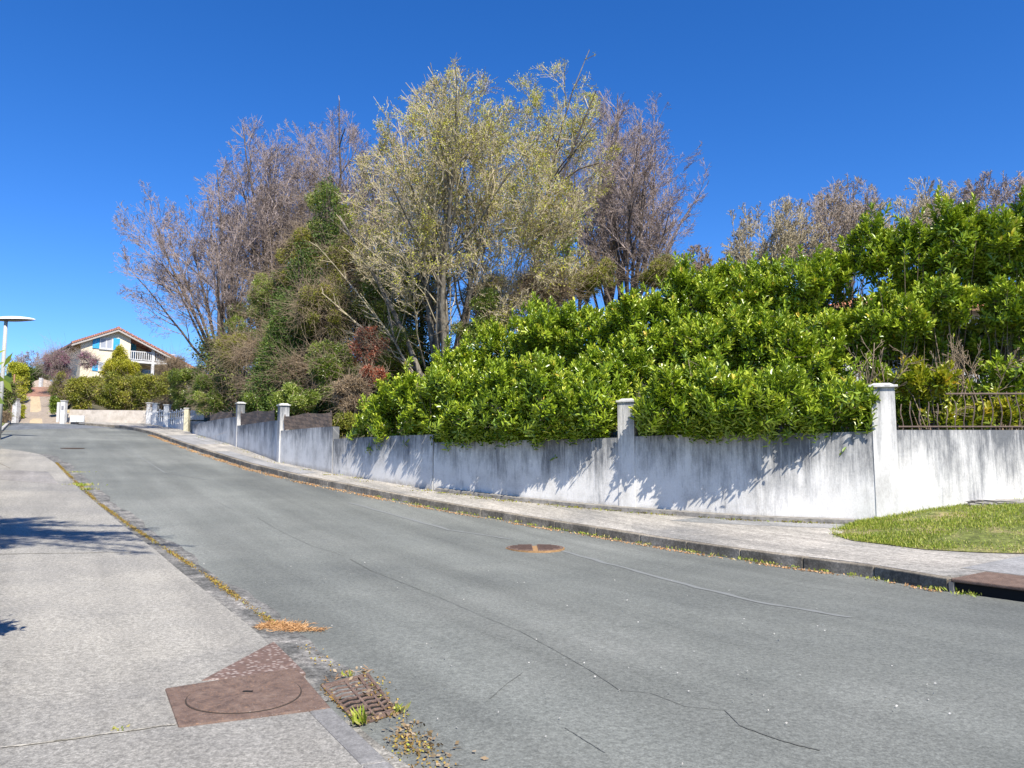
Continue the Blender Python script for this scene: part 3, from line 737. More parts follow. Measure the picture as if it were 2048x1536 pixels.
LV = [dict(segs=9,wob=0.07,up=0.03,taper=0.85,n=1,ang=0,len=1,t0=0),
      dict(segs=6,wob=0.10,up=0.05,taper=0.85,n=9,ang=0.62,len=0.62,t0=0.22,rk=0.013),
      dict(segs=5,wob=0.13,up=0.05,taper=0.8,n=8,ang=0.62,len=0.55,t0=0.15,rk=0.010),
      dict(segs=3,wob=0.16,up=0.06,taper=0.7,n=8,ang=0.65,len=0.50,t0=0.1,rk=0.009),
      dict(segs=2,wob=0.2,up=0.08,taper=0.6,n=6,ang=0.6,len=0.5,t0=0.1,rk=0.009)]
def ell_env(c, r, noise=0.1):
    def e(x,y,z):
        q = ((x-c[0])/r[0])**2+((y-c[1])/r[1])**2+((z-c[2])/r[2])**2
        return q < 1 + noise*math.sin(x*2.1+z*1.3)+noise*math.sin(z*2.7+y)
    return e
def bare_tree(name, label, base, stems, env, seed, bark, twig, thr=0.03, levels=LV, minr=0.006, buds=None, ivy=0, group=None, budsz=0.05, budmat=None):
    base = np.array(base, float)
    segs, tips = grow(dict(seed=seed), base, stems, env, levels)
    A = np.array(segs); A[:,6:8] = np.maximum(A[:,6:8], minr)
    root = empty(name, tuple(base)); tag(root, label, 'tree', group)
    off = base
    big = A[:,6] > thr
    V, Fc = tubes_mesh(A[big], 7); np_mesh('trunk', V-off, Fc, bark, root, smooth=True)
    V, Fc = tubes_mesh(A[~big], 3); np_mesh('crown', V-off, Fc, twig, root)
    if buds:
        T = np.array(tips); k = buds
        sel = rs.randint(len(A[~big]), size=k); sb = A[~big][sel]; t = rs.uniform(0,1,size=(k,1))
        C = sb[:,0:3]*(1-t)+sb[:,3:6]*t + rs.normal(size=(k,3))*0.04
        # sparse low down, denser near the top of the crown
        zz = (C[:,2]-C[:,2].min())/(C[:,2].max()-C[:,2].min()); lump = np.sin(C[:,0]*1.1+2)*np.sin(C[:,2]*1.3)*0.2
        m = rs.uniform(size=k) < np.clip(zz**1.6*1.1+0.12+lump,0,1)
        C = C[m]; k = len(C); per = 4
        C = np.repeat(C, per, axis=0)+rs.normal(size=(k*per,3))*0.06
        V, Fc, rn = quad_leaf(C, rand_dirs(k*per)+np.array([0,0,0.3]), budsz*rs.uniform(0.6,1.4,size=k*per), budsz*0.6, rs.uniform(size=k*per))
        np_mesh('leaves', V-off, Fc, budmat or M_bud, root, rnd=rn)
    if ivy:
        B = A[big]; B = B[B[:,2] < base[2] + ivy]
        k = len(B)*130; sel = rs.randint(len(B), size=k); sb = B[sel]; t = rs.uniform(size=(k,1))
        d = rand_dirs(k); C = sb[:,0:3]*(1-t)+sb[:,3:6]*t + d*(sb[:,6:7]+0.10+rs.uniform(size=(k,1))*0.25)
        V, Fc, rn = quad_leaf(C, d+np.array([0,0,-0.2]), 0.11, 0.09, rs.uniform(size=k)); np_mesh('ivy', V-off, Fc, M_ivy, root, rnd=rn)
    return root

# ------------------------------------------------------------------ trees
def gz(x, y): return G(x, y) - 0.1
def up_stems(bx, by, bz, n, spread, L, r, seed, az=None, lean=(0,0)):
    rr = random.Random(seed); out = []
    for i in range(n):
        a = (2*math.pi*(i+rr.random()*0.6)/n) if az is None else az[i]; sp = spread*rr.uniform(0.45,1.1)
        d = Vector((math.cos(a)*sp+lean[0], math.sin(a)*sp+lean[1], 1)).normalized()
        out.append(((bx+math.cos(a)*0.18, by+math.sin(a)*0.18, bz), tuple(d), L*rr.uniform(0.8,1.1), r*rr.uniform(0.6,1.1)))
    return out
def crown_stems(b, c, rx, ry, rz, n, seed, r, hf=0.45, shell=0.82):
    """limbs that fork off a trunk and fan out to fill a rounded crown"""
    rr = random.Random(seed); b = Vector(b); out = []
    top = b.lerp(Vector((c[0], c[1], c[2]-rz*0.6)), hf); ga = 2.39996
    out.append((tuple(b), tuple((Vector((c[0], c[1], c[2]+rz*0.85))-b).normalized()), (c[2]+rz*0.95-b.z), r*1.3))
    for i in range(n):
        u = (i+0.5)/n; zz = 1-1.35*u; rad = math.sqrt(max(0,1-zz*zz)); a = i*ga + rr.uniform(-0.3,0.3)
        k = shell*rr.uniform(0.75,1.08)
        T = Vector((c[0]+rx*k*rad*math.cos(a), c[1]+ry*k*rad*math.sin(a), c[2]+rz*k*zz))
        st = b.lerp(top, rr.uniform(0.25,1.0)); d = T-st
        out.append((tuple(st), tuple((d.normalized()+Vector((0,0,0.10))).normalized()), d.length*1.02, r*rr.uniform(0.5,0.85)))
    return out
# central many-stemmed tree
Yc = 31.0; c0 = at(885, 700, Yc); bx, by = c0.x, Yc; bz = gz(bx, by)
cc = at(950, 415, Yc)
LVm = [dict(LV[0]), dict(LV[1], n=11, ang=0.62, len=0.55, up=0.03, rk=0.010, t0=0.34, wob=0.15), dict(LV[2], n=9, ang=0.6, up=0.04, rk=0.008, t0=0.25, wob=0.17), dict(LV[3], n=8, ang=0.7, up=0.04, rk=0.007), dict(LV[4], n=5, ang=0.7, rk=0.006)]
LVm[0]['wob'] = 0.11
main_env = lambda x,y,z: (((x-cc.x)/((5.3 if z < cc.z-0.5 else 5.1) if x < cc.x else 4.9))**2+((y-cc.y)/6.0)**2+((z-(cc.z-0.6))/(5.7 if z > cc.z else 6.3))**2) < 1+0.12*math.sin(x*1.9+z*1.1)+0.08*math.sin(z*2.9+x*2)
stems = up_stems(bx, by, bz, 9, 0.34, 12.8, 0.15, 3, lean=(0.03,0)) + up_stems(bx, by, bz, 9, 0.72, 11.0, 0.06, 4, lean=(0.03,0))
stems += [((bx-0.1,by,bz+h), tuple(Vector(v).normalized()), L, r_) for v, L, r_, h in (((-0.85,-0.2,0.75),8.0,0.05,0.8),((-0.75,-0.3,0.42),6.6,0.035,0.9),((-0.7,0.1,0.6),7.4,0.045,1.2),((-0.9,-0.35,0.2),5.0,0.03,0.7),((0.75,-0.2,0.7),7.6,0.05,1.0),((0.8,-0.3,0.35),5.4,0.035,1.1),((0.55,-0.4,0.8),7.5,0.045,1.2),((-0.45,-0.6,0.6),6.5,0.04,1.0))]
bare_tree('budding_tree', 'big many-stemmed tree with fresh yellow-green leaves, in the middle of the grove', (bx,by,bz), stems, main_env, 5, M_bark, M_twig_g, levels=LVm, buds=24000, budsz=0.062, minr=0.008)
# second leafy tree to its right, behind
p = at(1075, 560, 37); b0 = (p.x, 37, gz(p.x, 37)); ce = at(1085, 350, 37)
bare_tree('budding_tree', 'tall slim budding tree with ivy-clad dark trunk, right behind the big many-stemmed tree', b0, up_stems(*b0, 4, 0.16, 15.5, 0.17, 8), ell_env((ce.x,37,ce.z),(3.9,3.6,5.6)), 9, M_bark_p, M_twig_g, levels=LVm, buds=9000, budsz=0.065, minr=0.008, ivy=8)
def side_tree(px_base, Y, px_c, py_c, rx, rz, lab, seed, n, spread, lean, L, ivy=0, name='bare_tree', twig=None, levels=LV, r=0.13, buds=None, budmat=None, minr=0.0064):
    p = at(px_base, 700, Y); b0 = (p.x, Y, gz(p.x, Y)); ce = at(px_c, py_c, Y)
    return bare_tree(name, lab, b0, crown_stems(b0, (ce.x,Y,ce.z), rx, rx*0.85, rz, n, seed, r), ell_env((ce.x,Y,ce.z),(rx*1.04,rx*0.9,rz*1.04), 0.08), seed, M_bark_p, twig or M_twig_p, levels=levels, ivy=ivy, minr=minr, buds=buds, budmat=budmat)
LVb = [dict(LV[0], wob=0.06, up=0.01), dict(LV[1], n=12, ang=0.62, len=0.36, t0=0.32, up=0.03, wob=0.11), dict(LV[2], n=9, ang=0.6, len=0.55, up=0.03, wob=0.14), dict(LV[3], n=8, ang=0.65, len=0.5, rk=0.007, up=0.03), dict(LV[4], n=4, ang=0.6, rk=0.005, up=0.03)]
side_tree(480, 42, 400, 505, 4.5, 5.7, 'bare grey-mauve tree leaning left over the far end of the wall, leftmost of the grove', 21, 20, 0,0,0, ivy=4, levels=LVb)
side_tree(545, 45, 530, 425, 3.8, 5.4, 'bare tree with ivy at its foot, between the leaning tree and the tall pale crown', 22, 19, 0,0,0, ivy=6, levels=LVb)
side_tree(645, 46, 640, 380, 4.3, 5.0, 'tall bare pinkish tree whose top stands left of the budding crown', 23, 20, 0,0,0, ivy=5, levels=LVb)
side_tree(730, 48, 735, 400, 3.4, 5.4, 'bare tree mostly hidden behind the left flank of the budding crown', 24, 12, 0,0,0, levels=LVb)
side_tree(1245, 42, 1285, 385, 4.1, 5.3, 'wide bare pinkish tree at the right end of the grove against the sky', 25, 19, 0,0,0, ivy=3, levels=LVb, r=0.15)
side_tree(1215, 46, 1215, 345, 2.9, 5.2, 'slender bare tree rising highest behind the wide pinkish tree', 26, 12, 0,0,0, levels=LVb)
side_tree(1150, 44, 1165, 420, 2.6, 5.2, 'thin bare tree between the budding crown and the wide pinkish tree', 27, 9, 0,0,0, levels=LVb, buds=3000)
# distant trees
LVd = [dict(LV[0], wob=0.06, up=0.01), dict(LV[1], n=11, ang=0.6, len=0.36, t0=0.35, up=0.03), dict(LV[2], n=8, ang=0.6, up=0.03), dict(LV[3], n=7), dict(LV[4], n=3)]
dist = [(1530,62,1545,485,4.7,3.5,'rounded olive-brown bare tree on the skyline, nearest the blue gap',M_twig_g),
        (1640,64,1655,480,4.2,3.7,'pinkish bare tree on the skyline beside the rounded olive one',M_twig_t),
        (1690,70,1695,440,3.2,3.9,'pale thin bare tree standing highest behind the pinkish skyline tree',M_twig_t),
        (1835,60,1835,450,3.4,3.8,'grey-green budding tree on the skyline behind the tall laurel tops',M_twig_g),
        (1900,64,1905,440,2.8,3.6,'small bare tree on the skyline touching the grey-green budding one',M_twig_p),
        (1990,56,1990,440,3.0,3.8,'faint bare tree on the skyline at the right, last before the photo edge',M_twig_p),
        (1400,58,1415,570,3.8,3.0,'low brown bushy tree at the foot of the wide pinkish tree',M_twig_b)]
for i, (pb, Y, pc, pyc, rx, rz, lab, tw) in enumerate(dist):
    side_tree(pb, Y, pc, pyc, rx, rz, lab, 40+i, 18, 0.42, (0,0), at(pc,pyc,Y).z+rz-gz(at(pb,700,Y).x,Y), levels=LVd, twig=tw, r=0.11, name='distant_tree', minr=0.017, buds=5000, budmat=M_tanbud)

# evergreens and undergrowth of the grove
for px, Y, topy, rx, lab in ((655,37,375,2.1,'dark green conifer left of the many-stemmed tree, highest of the conifers'), (775,38,415,1.9,'dark conifer showing between the stems of the budding tree'),
                             (845,36,470,1.6,'small dark conifer close behind the main trunks'), (600,34,505,1.8,'dark conifer lowest in the row, above the red shrub'),(560,36,590,1.4,'small conifer furthest left in the dark row')):
    p = at(px, topy, Y); b = gz(p.x, Y); h = p.z - b
    clump_tree('conifer', lab, 'tree', (p.x, Y, b + h/2 + 0.2), (rx, rx, h/2), M_conif, n=int(7500*rx/2), leaf=0.10, shape='cone', seedlumps=130)
def shrub(px, py, Y, rpx, rpy, mat, lab, n=2600, leaf=0.06, twigs=600, tw=None, name='shrub', shape='round', ry=None, lumps=22, cat='shrub'):
    p = at(px, py, Y); k = Y/F; b = G(p.x, Y); rz = rpy*k
    return clump_tree(name, lab, cat, (p.x, Y, p.z), (rpx*k, ry or rpx*k*0.8, rz), mat, n=n, leaf=leaf, twigs=twigs, twig_mat=tw, shape=shape, trunk=False, seedlumps=lumps)
shrub(415,790,40,38,48,M_ivy,'green shrub spilling over the far end of the retaining wall', n=4640)
shrub(445,720,43,60,50,M_ivy,'ivy-green shrub under the leaning bare tree', n=4350, twigs=360)
shrub(500,650,42,60,60,M_ivy,'ivy mass climbing the trunks above the far wall end', n=5075, twigs=450)
shrub(520,735,37,65,55,M_dry,'brown twiggy shrub above the two small wall pillars', n=1500, twigs=2025)
shrub(590,690,35,70,65,M_ivy,'mixed green shrub below the lowest conifer', n=4640, twigs=1050)
shrub(610,760,33,60,50,M_dry,'brown tangled shrub beside the laurel end, over the netting', n=1300, twigs=2025)
shrub(680,640,34,65,70,M_ivy,'leafy thicket left of the main trunks', n=5075, twigs=1050)
shrub(660,730,31,60,65,M_ivy,'dark ivy thicket next to the red-leaved shrub', n=5510, twigs=660)
shrub(738,690,29.5,38,48,M_red,'red and orange leaved shrub in the undergrowth', n=650, twigs=675, leaf=0.07)
shrub(655,440,39,55,75,M_ivy,'ivy-wrapped tree top just left of the budding crown', n=4930, twigs=1050, leaf=0.08)
shrub(600,520,37.5,60,70,M_olive,'olive thicket climbing below the ivy-wrapped top', n=4640, twigs=1140, leaf=0.07)
shrub(700,540,35,65,70,M_olive,'olive brown tangle in the crook left of the main stems', n=3770, twigs=1260, leaf=0.07)
shrub(545,590,38.5,55,55,M_ivy,'green climber mass left of the olive thicket', n=4350, twigs=900, leaf=0.07)
shrub(650,620,32.5,70,60,M_olive,'tangled olive bush above the brown tangled shrub', n=3770, twigs=1350, leaf=0.06)
shrub(770,620,33.5,65,75,M_ivy,'green ivy heap right behind the main stems', n=5510, twigs=540, leaf=0.07)
shrub(480,700,39,50,45,M_olive,'olive scrub under the ivy mass at the far wall end', n=3480, twigs=900, leaf=0.07)
shrub(560,770,34.5,60,35,M_ivy,'green scrub above the brown netting panels', n=4060, twigs=750, leaf=0.06)
shrub(850,560,35,60,80,M_ivy,'ivy clothing the ground behind the fork of the main stems', n=4350, twigs=450, leaf=0.07)
shrub(960,640,30,60,60,M_ivy,'green undergrowth between the main stems and the laurel shoulder', n=4060, twigs=450, leaf=0.07)
shrub(745,745,27.5,30,28,M_red,'low reddish sprig just above the laurel end', n=450, twigs=270, leaf=0.07)
shrub(790,700,32,60,80,M_ivy,'green undergrowth at the foot of the budding tree', n=5510, twigs=360)
shrub(705,790,26,38,40,M_dry,'thin dry shrub squeezed between the netting and the laurel', n=1200, twigs=810)
shrub(520,808,33.5,42,26,M_ivy,'bright green low bush between the two small pillars', n=3190, twigs=30)
shrub(590,800,29.5,50,26,M_ivy,'low bush behind the brown netting', n=2900, twigs=90)
shrub(690,850,23.4,26,26,M_olive,'small dusty shrub at the left tip of the laurel hedge', n=2175, twigs=90, leaf=0.05)
shrub(990,600,33,80,60,M_olive,'olive thicket behind the laurels right of the main trunks', n=3625, twigs=900)
shrub(1080,590,31,70,50,M_dry,'brown twiggy thicket above the laurel shoulder', n=1200, twigs=2025)
shrub(1180,560,33,70,45,M_olive,'dull green thicket below the thin bare tree', n=3770, twigs=750)
shrub(1330,550,36,60,40,M_olive,'dark thicket under the wide pinkish tree', n=3770, twigs=600)
shrub(620,600,39,90,80,M_ivy,'tall ivy wall behind the lowest conifer', n=7540, twigs=750, leaf=0.08)
shrub(450,780,44,70,50,M_ivy,'deep green shrub behind the first small pillar', n=5220, twigs=210, leaf=0.08)
shrub(600,800,36,100,60,M_ivy,'shaded thicket at the bottom of the grove', n=6670, twigs=450, leaf=0.08)

# ------------------------------------------------------------------ laurels
def laurel(px, py, Y, rpx, rpy, ry, lab, dens=1.0, mat=None, over=None, open_=0, leaf=(0.14,0.050), lumps=9, up=0.75):
    p = at(px, py, Y); k = Y/F
    def clipf(T):        # never below the wall top in front of the wall, limit the overhang
        pxs = 1024 + T[:,0]/T[:,1]*F
        wy = np.interp(pxs, WXs, WYs); front = T[:,1] < wy + 0.25
        ztop = np.interp(pxs, ZX, ZT)
        ok = ~(front & (T[:,2] < ztop + 0.02))
        hgt = np.clip((T[:,2]-ztop-0.03)/0.40, 0, 1)
        ov = np.interp(pxs, OVX, OVY); ov = np.where(ov > 0, ov*(0.12+0.88*hgt**0.8), ov)
        for hx, hy in ((1672,603),(1938,618)):
            for hY in (16.6,17.2,17.8,18.4,19.0,19.6):
                h = at(hx, hy, hY); ok &= ((T[:,0]-h.x)**2 + (T[:,1]-h.y)**2 + ((T[:,2]-h.z)*1.5)**2) > 0.36**2
        return ok & (T[:,1] > wy - ov)
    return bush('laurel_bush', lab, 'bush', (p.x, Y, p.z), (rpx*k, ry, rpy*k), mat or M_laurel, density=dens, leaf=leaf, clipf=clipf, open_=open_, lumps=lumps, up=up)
tops = [(386,850),(466,834),(467,851),(551,841),(552,861),(666,853),(668,878),(866,869),(868,885),(1240,875),(1264,873),(1746,862),(2700,860)]
ZX = [a for a,b in tops]; ZT = [at(a,b,wall_Y(a)).z for a,b in tops]
OVX = [600,680,760,860,960,1100,1180,1215,1245,1280,1400,1500,1600,1680,1740,1790,2048]; OVY = [0.1,0.30,0.45,0.62,0.85,0.95,0.7,0.35,0.12,0.6,0.85,0.85,0.6,0.28,0.15,-0.15,-0.15]
LR = [
 (742,838,22.4,62,38,1.0,'laurel at the left tip of the hedge, lowest of all'),
 (800,808,21.4,90,64,1.2,'low laurel hanging over the wall next to the left tip'),
 (890,795,20.2,95,82,1.2,'laurel overhanging the step in the wall top'),
 (990,800,19.0,98,82,1.2,'laurel hanging deep over the wall right of the step'),
 (1090,790,18.2,95,90,1.2,'laurel whose leaf shadow hangs lowest on the wall'),
 (1178,800,17.4,72,78,1.1,'laurel pressed against the left side of the half-hidden pillar'),
 (1330,800,16.6,82,72,1.1,'laurel pressed against the right side of the half-hidden pillar'),
 (1430,790,16.2,95,85,1.2,'front laurel midway between the two big pillars'),
 (1545,800,15.7,95,75,1.2,'front laurel with sagging tips over the wall, second left of the tall pillar'),
 (1660,815,15.2,98,58,1.0,'low front laurel reaching over the left face of the tall pillar'),
]
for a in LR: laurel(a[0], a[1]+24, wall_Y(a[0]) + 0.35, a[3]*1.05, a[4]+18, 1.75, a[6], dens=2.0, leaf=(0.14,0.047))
LR2 = [
 (930,748,22.3,85,52,1.3,'small laurel below the main trunks, start of the upper row'),
 (1010,722,21.8,85,72,1.4,'laurel in the upper row just right of the main trunks'),
 (1105,692,21.0,90,80,1.5,'laurel forming the first shoulder of the hedge top'),
 (1205,684,20.2,100,85,1.5,'upper laurel above the half-hidden pillar'),
 (1300,662,19.4,95,82,1.5,'upper laurel right of the dark hollow'),
 (1250,735,18.6,80,60,1.2,'shaded laurel in the hollow behind the half-hidden pillar'),
 (1400,610,19.4,80,85,1.5,'laurel peak under the distant low brown tree'),
 (1400,700,18.2,95,70,1.3,'bright laurel in the middle of the hedge face'),
 (1490,590,19.0,85,72,1.4,'laurel peak below the rounded skyline tree'),
 (1500,690,17.8,95,75,1.3,'laurel bulge in the middle tier, left of the tiled roof glimpse'),
 (1575,590,18.6,75,85,1.4,'laurel top left of the tiled roof glimpse'),
 (1600,725,17.2,95,72,1.3,'glossy laurel in the middle tier behind the low front laurels'),
]
for a in LR2: laurel(a[0], a[1], a[2], a[3]*1.1, a[4]*1.1, a[5], a[6], dens=1.2)
LR3 = [
 (1650,560,18.8,55,75,1.1,'narrow laurel rising above the tiled roof glimpse',0.12),
 (1735,500,18.0,50,85,1.0,'tall dark laurel spire, first of the high tops',0.10),
 (1720,670,17.4,55,85,1.0,'thin open laurel with bare stems behind the tall pillar',0.22),
 (1810,520,17.6,60,85,1.1,'laurel with blossom-pale tips beside the dark spire',0.12),
 (1790,640,17.0,60,70,1.0,'loose laurel with yellowing leaves above the tall pillar',0.2),
 (1900,490,17.2,70,90,1.2,'broad high laurel top below the grey-green skyline tree',0.06),
 (1880,610,16.8,70,60,1.0,'laurel in front of the white house wall glimpse',0.25),
 (1990,500,16.6,60,85,1.1,'high laurel second from the right edge',0.08),
 (2070,470,16.2,60,100,1.1,'laurel reaching highest at the right edge',0.04),
 (1990,620,16.4,55,70,1.0,'open laurel below the high right tops',0.22),
 (2060,640,15.8,60,85,1.0,'laurel cut by the right edge above the iron railing',0.08),
 (2150,560,16.0,80,150,1.4,'laurel continuing the hedge beyond the right edge',0.0),
]
for a in LR3: laurel(*a[:7], dens=1.35, open_=a[7]*0.6, lumps=7)
LR4 = [(1660,650,19.2,90,85,1.0,'dim laurel behind the tiled roof glimpse, deep inside the hedge'),(1790,660,18.9,90,100,1.0,'shaded laurel deep behind the tall pillar'),
       (1905,700,18.4,90,75,1.0,'shaded laurel below the white house wall glimpse'),(2020,640,18.2,80,110,1.0,'shaded laurel at the right edge behind the open ones'),(1830,590,19.2,80,60,1.0,'dim laurel between the high tops and the house glimpse'),
       (1560,650,20.0,90,90,1.0,'dim laurel behind the hedge left of the tiled roof glimpse'),(1960,540,18.6,80,60,1.0,'dim laurel joining the two highest tops at the right')]
LR4 += [(1745,775,16.5,50,62,0.6,'shaded laurel directly behind the cap of the tall pillar'),(1810,800,16.3,60,60,0.6,'shaded laurel behind the first bars of the iron railing'),(1905,795,16.5,70,55,0.6,'shaded laurel behind the middle of the iron railing'),(2005,790,16.6,70,60,0.6,'shaded laurel behind the far bars of the iron railing'),
 (1640,660,17.6,50,60,0.9,'laurel just below the tiled roof glimpse'),(1850,690,17.4,60,60,0.9,'laurel between the compact laurel and the loose yellowing one'),(1960,700,17.2,60,60,0.9,'laurel behind the forked bare stems')]
for a in LR4: laurel(*a, dens=1.0, lumps=6)
laurel(1855,757,15.3,74,36,0.6,'compact rounded yellow-green laurel just right of the tall pillar', dens=1.7, mat=M_laurel_y, lumps=6)
laurel(1900,828,14.95,95,22,0.35,'low yellow-leaved laurel behind the iron railing', dens=1.6, mat=M_laurel_y, lumps=8)
laurel(2040,820,14.9,80,30,0.35,'yellow-spotted laurel behind the railing at the right edge', dens=1.6, mat=M_laurel_y, lumps=8)
laurel(2000,745,15.6,70,40,0.5,'sparse laurel with bare grey stems over the railing', dens=1.0, open_=0.15)
# bare stems in the open part of the hedge
def stems_group():
    for i, (px, py, Y, h, lab) in enumerate(((1742,760,15.6,1.5,'bare grey twiggy stem cluster left of the tall pillar'),(1905,720,15.8,1.0,'bare grey twigs above the compact yellow-green laurel'),(1960,740,15.5,1.3,'forked bare stems right of the compact laurel'))):
        p = at(px, py, Y); b = (p.x, Y, p.z-0.75); 
        lv = [dict(segs=5,wob=0.12,up=0.02,taper=0.6,n=1,ang=0,len=1,t0=0), dict(segs=4,wob=0.15,up=0.04,taper=0.7,n=6,ang=0.5,len=0.5,t0=0.25,rk=0.012), dict(segs=3,wob=0.2,up=0.04,taper=0.7,n=4,ang=0.5,len=0.5,t0=0.2,rk=0.012)]
        sg, _ = grow(dict(seed=90+i), b, up_stems(*b, 5, 0.4, h, 0.02, 60+i), lambda *a: True, lv)
        A = np.array(sg); A[:,6:8] = np.maximum(A[:,6:8], 0.005); V, Fc = tubes_mesh(A, 5)
        o = np_mesh('bare_shrub', V-np.array(b), Fc, M_twig_b); o.location = b; tag(o, lab, 'shrub')
stems_group()

# ------------------------------------------------------------------ fences on the wall
def iron_railing():
    root = empty('iron_railing', tuple(at(1900,858,14.12))); o = root.location.copy()
    tag(root, 'rusty iron railing with wavy upright bars on the wall right of the tall pillar', 'railing')
    zt = at(1900,787,14.12).z; zb = at(1900,862,14.12).z
    x0, x1 = at(1797,860,14.12).x, at(2330,860,14.12).x
    mb = MB(); mb.tube([(x0+0.9-o.x,0,zt-o.z-0.005),(x1-o.x,0,zt-o.z)], 0.016, 6); mb.build('rail', M_rustwire, root)
    mb = MB(); mb.tube([(x0-o.x,0,zb-o.z+0.08),(x1-o.x,0,zb-o.z+0.08)], 0.014, 6); mb.build('rail', M_rustwire, root)
    x = x0+0.07; i = 0
    while x < x1:
        h = (zt-zb)+0.04 if x > x0+1.1 else (zt-zb)*(0.72+0.1*math.sin(i*2.3))
        pts = [(x-o.x + 0.022*math.sin(k/8*7+i*0.4), 0.018*math.cos(k/8*6), zb-o.z-0.04+(h+0.04)*k/8) for k in range(9)]
        MB().tube(pts, 0.010, 5).build('bar', M_rustwire, root); x += 0.165; i += 1
iron_railing()
def netting(pxa, pxb, ya, yb, ta, tb, lab):
    root = empty('netting_fence', tuple(wall_pt((pxa+pxb)/2)) ); root.location.z = at(pxa,ya,wall_Y(pxa)).z; o = root.location
    tag(root, lab, 'fence')
    V=[];Fc=[];n=14
    for i in range(n+1):
        t=i/n; px=pxa+(pxb-pxa)*t; Y=wall_Y(px)+0.12; p=at(px, ya+(yb-ya)*t, Y); q=at(px, ta+(tb-ta)*t+1.5*math.sin(t*9), Y)
        for k in range(5):
            m=p.lerp(q,k/4); V.append((m.x-o.x+0, m.y-o.y+0.015*math.sin(t*20+k*1.3), m.z-o.z))
        V.append((V[-1][0], V[-1][1]+0.03, V[-1][2])); V.append((p.x-o.x, p.y-o.y+0.05, p.z-o.z))
    for i in range(n):
        for k in range(6): Fc.append((i*7+k,(i+1)*7+k,(i+1)*7+k+1,i*7+k+1))
    np_mesh('netting', V, Fc, M_reed, root)
    mb=MB()
    for t in (0.02,0.5,0.98):
        px=pxa+(pxb-pxa)*t; Y=wall_Y(px)+0.2; p=at(px,ya+(yb-ya)*t+4,Y); q=at(px,ta+(tb-ta)*t-3,Y)
        MB().tube([p-o,q-o],0.02,6).build('post', M_rustwire, root)
netting(664,568,853,860,824,832,'brown netting panel on the wall between the step and the nearer small pillar')
netting(549,481,842,850,820,826,'brown netting panel between the two small wall pillars')
netting(464,420,835,841,822,828,'brown netting panel left of the farther small pillar')

# ------------------------------------------------------------------ grass plot right
def grass_plot():
    lower = [(1664,1072),(1700,1083),(1760,1090),(1850,1101),(1950,1108),(2048,1113),(2300,1120)]
    upper = [(1668,1058),(1700,1045),(1770,1034),(1850,1020),(1950,1006),(2048,998),(2300,985)]
    V=[]; rows=[]; n=40
    lx=[a for a,b in lower]; ly=[b for a,b in lower]; ux=[a for a,b in upper]; uy=[b for a,b in upper]
    zo = 0.22
    for i in range(n+1):
        px = 1664 + (2300-1664)*(i/n)**1.2
        a = ground(px, float(np.interp(px,lx,ly)), 0.2)
        a.z = pave_z(*sn(a.x,a.y)) + 0.006
        Yw = wall_Y(px)-0.01; b = at(px, float(np.interp(px,ux,uy)), Yw if px > 1690 else Yw - 0.35*(1690-px)/26)
        row=[]
        for k in range(11):
            t=k/10; q=a.lerp(b,t); q.z += 0.015*math.sin(t*math.pi)*min(1,i/5) ; row.append(q)
        rows.append(row); V += [tuple(q) for q in row]
    Fc=[(i*11+k,(i+1)*11+k,(i+1)*11+k+1,i*11+k+1) for i in range(n) for k in range(10)]
    struct(np_mesh('lawn', V, Fc, M_turf, smooth=True))
    N=30000; A=np.array([[tuple(q) for q in r] for r in rows]); ii=rs.uniform(0,n-0.001,size=N); kk=rs.uniform(0,9.999,size=N); edge=rs.uniform(size=N)<0.06; kk=np.where(edge,rs.uniform(0,0.4,size=N),kk)
    i0=ii.astype(int); k0=kk.astype(int); fi=(ii-i0)[:,None]; fk=(kk-k0)[:,None]
    C=A[i0,k0]*(1-fi)*(1-fk)+A[i0+1,k0]*fi*(1-fk)+A[i0,k0+1]*(1-fi)*fk+A[i0+1,k0+1]*fi*fk
    C[edge]+=rs.normal(size=(edge.sum(),3))*np.array([0.08,0.06,0.0]); patchn=np.sin(C[:,0]*2.3+1+np.sin(C[:,1]*4))*np.sin(C[:,1]*3.1+C[:,0])+rs.normal(size=N)*0.3
    lowt=(kk<4)&(ii>18)
    keep = rs.uniform(size=N) < np.where(patchn>0.25,0.12,1.0)*np.where(lowt,0.4,1)
    C=C[keep]; m=len(C); dry=((patchn>0.6)|(lowt&(rs.uniform(size=N)<0.4)))[keep]
    rn=np.clip(rs.uniform(0,0.8,size=m)+dry*0.4,0,1)
    D=np.stack([rs.normal(size=m)*0.45,rs.normal(size=m)*0.45,np.ones(m)],1)
    V,Fc,r_=quad_leaf(C,D,rs.uniform(0.02,0.065,size=m)*np.where(dry,0.6,1)*np.where(rs.uniform(size=m)<0.04,1.8,1),0.011,rn)
    o=np_mesh('grass',V,Fc,M_grass,rnd=r_); tag(o,'short sunny grass with dry patches in front of the wall at the right','grass',kind='stuff')
    # rough concrete slab edge at the foot of the wall
    mb=MB(); a=at(1935,1006,13.9); b=at(2120,1000,13.75)
    import bmesh
    bm=bmesh.new(); bmesh.ops.create_icosphere(bm,subdivisions=4,radius=1)
    rr=random.Random(3)
    for v in bm.verts:
        k=1+0.10*math.sin(v.co.x*9+v.co.y*5)+0.06*math.sin(v.co.z*17+v.co.x*13)
        x=math.copysign(abs(v.co.x)**0.45,v.co.x); z=math.copysign(abs(v.co.z)**0.5,v.co.z)
        v.co=Vector((x*0.95*k, v.co.y*0.16*k, z*0.09*k))
    me=bpy.data.meshes.new('stone_slab'); bm.to_mesh(me); bm.free(); me.materials.append(M_stone)
    o=link('stone_slab',me); o.location=(a.x+0.95,13.82,a.z-0.03); tag(o,'rough grey stone slab lying in the grass against the wall','stone')
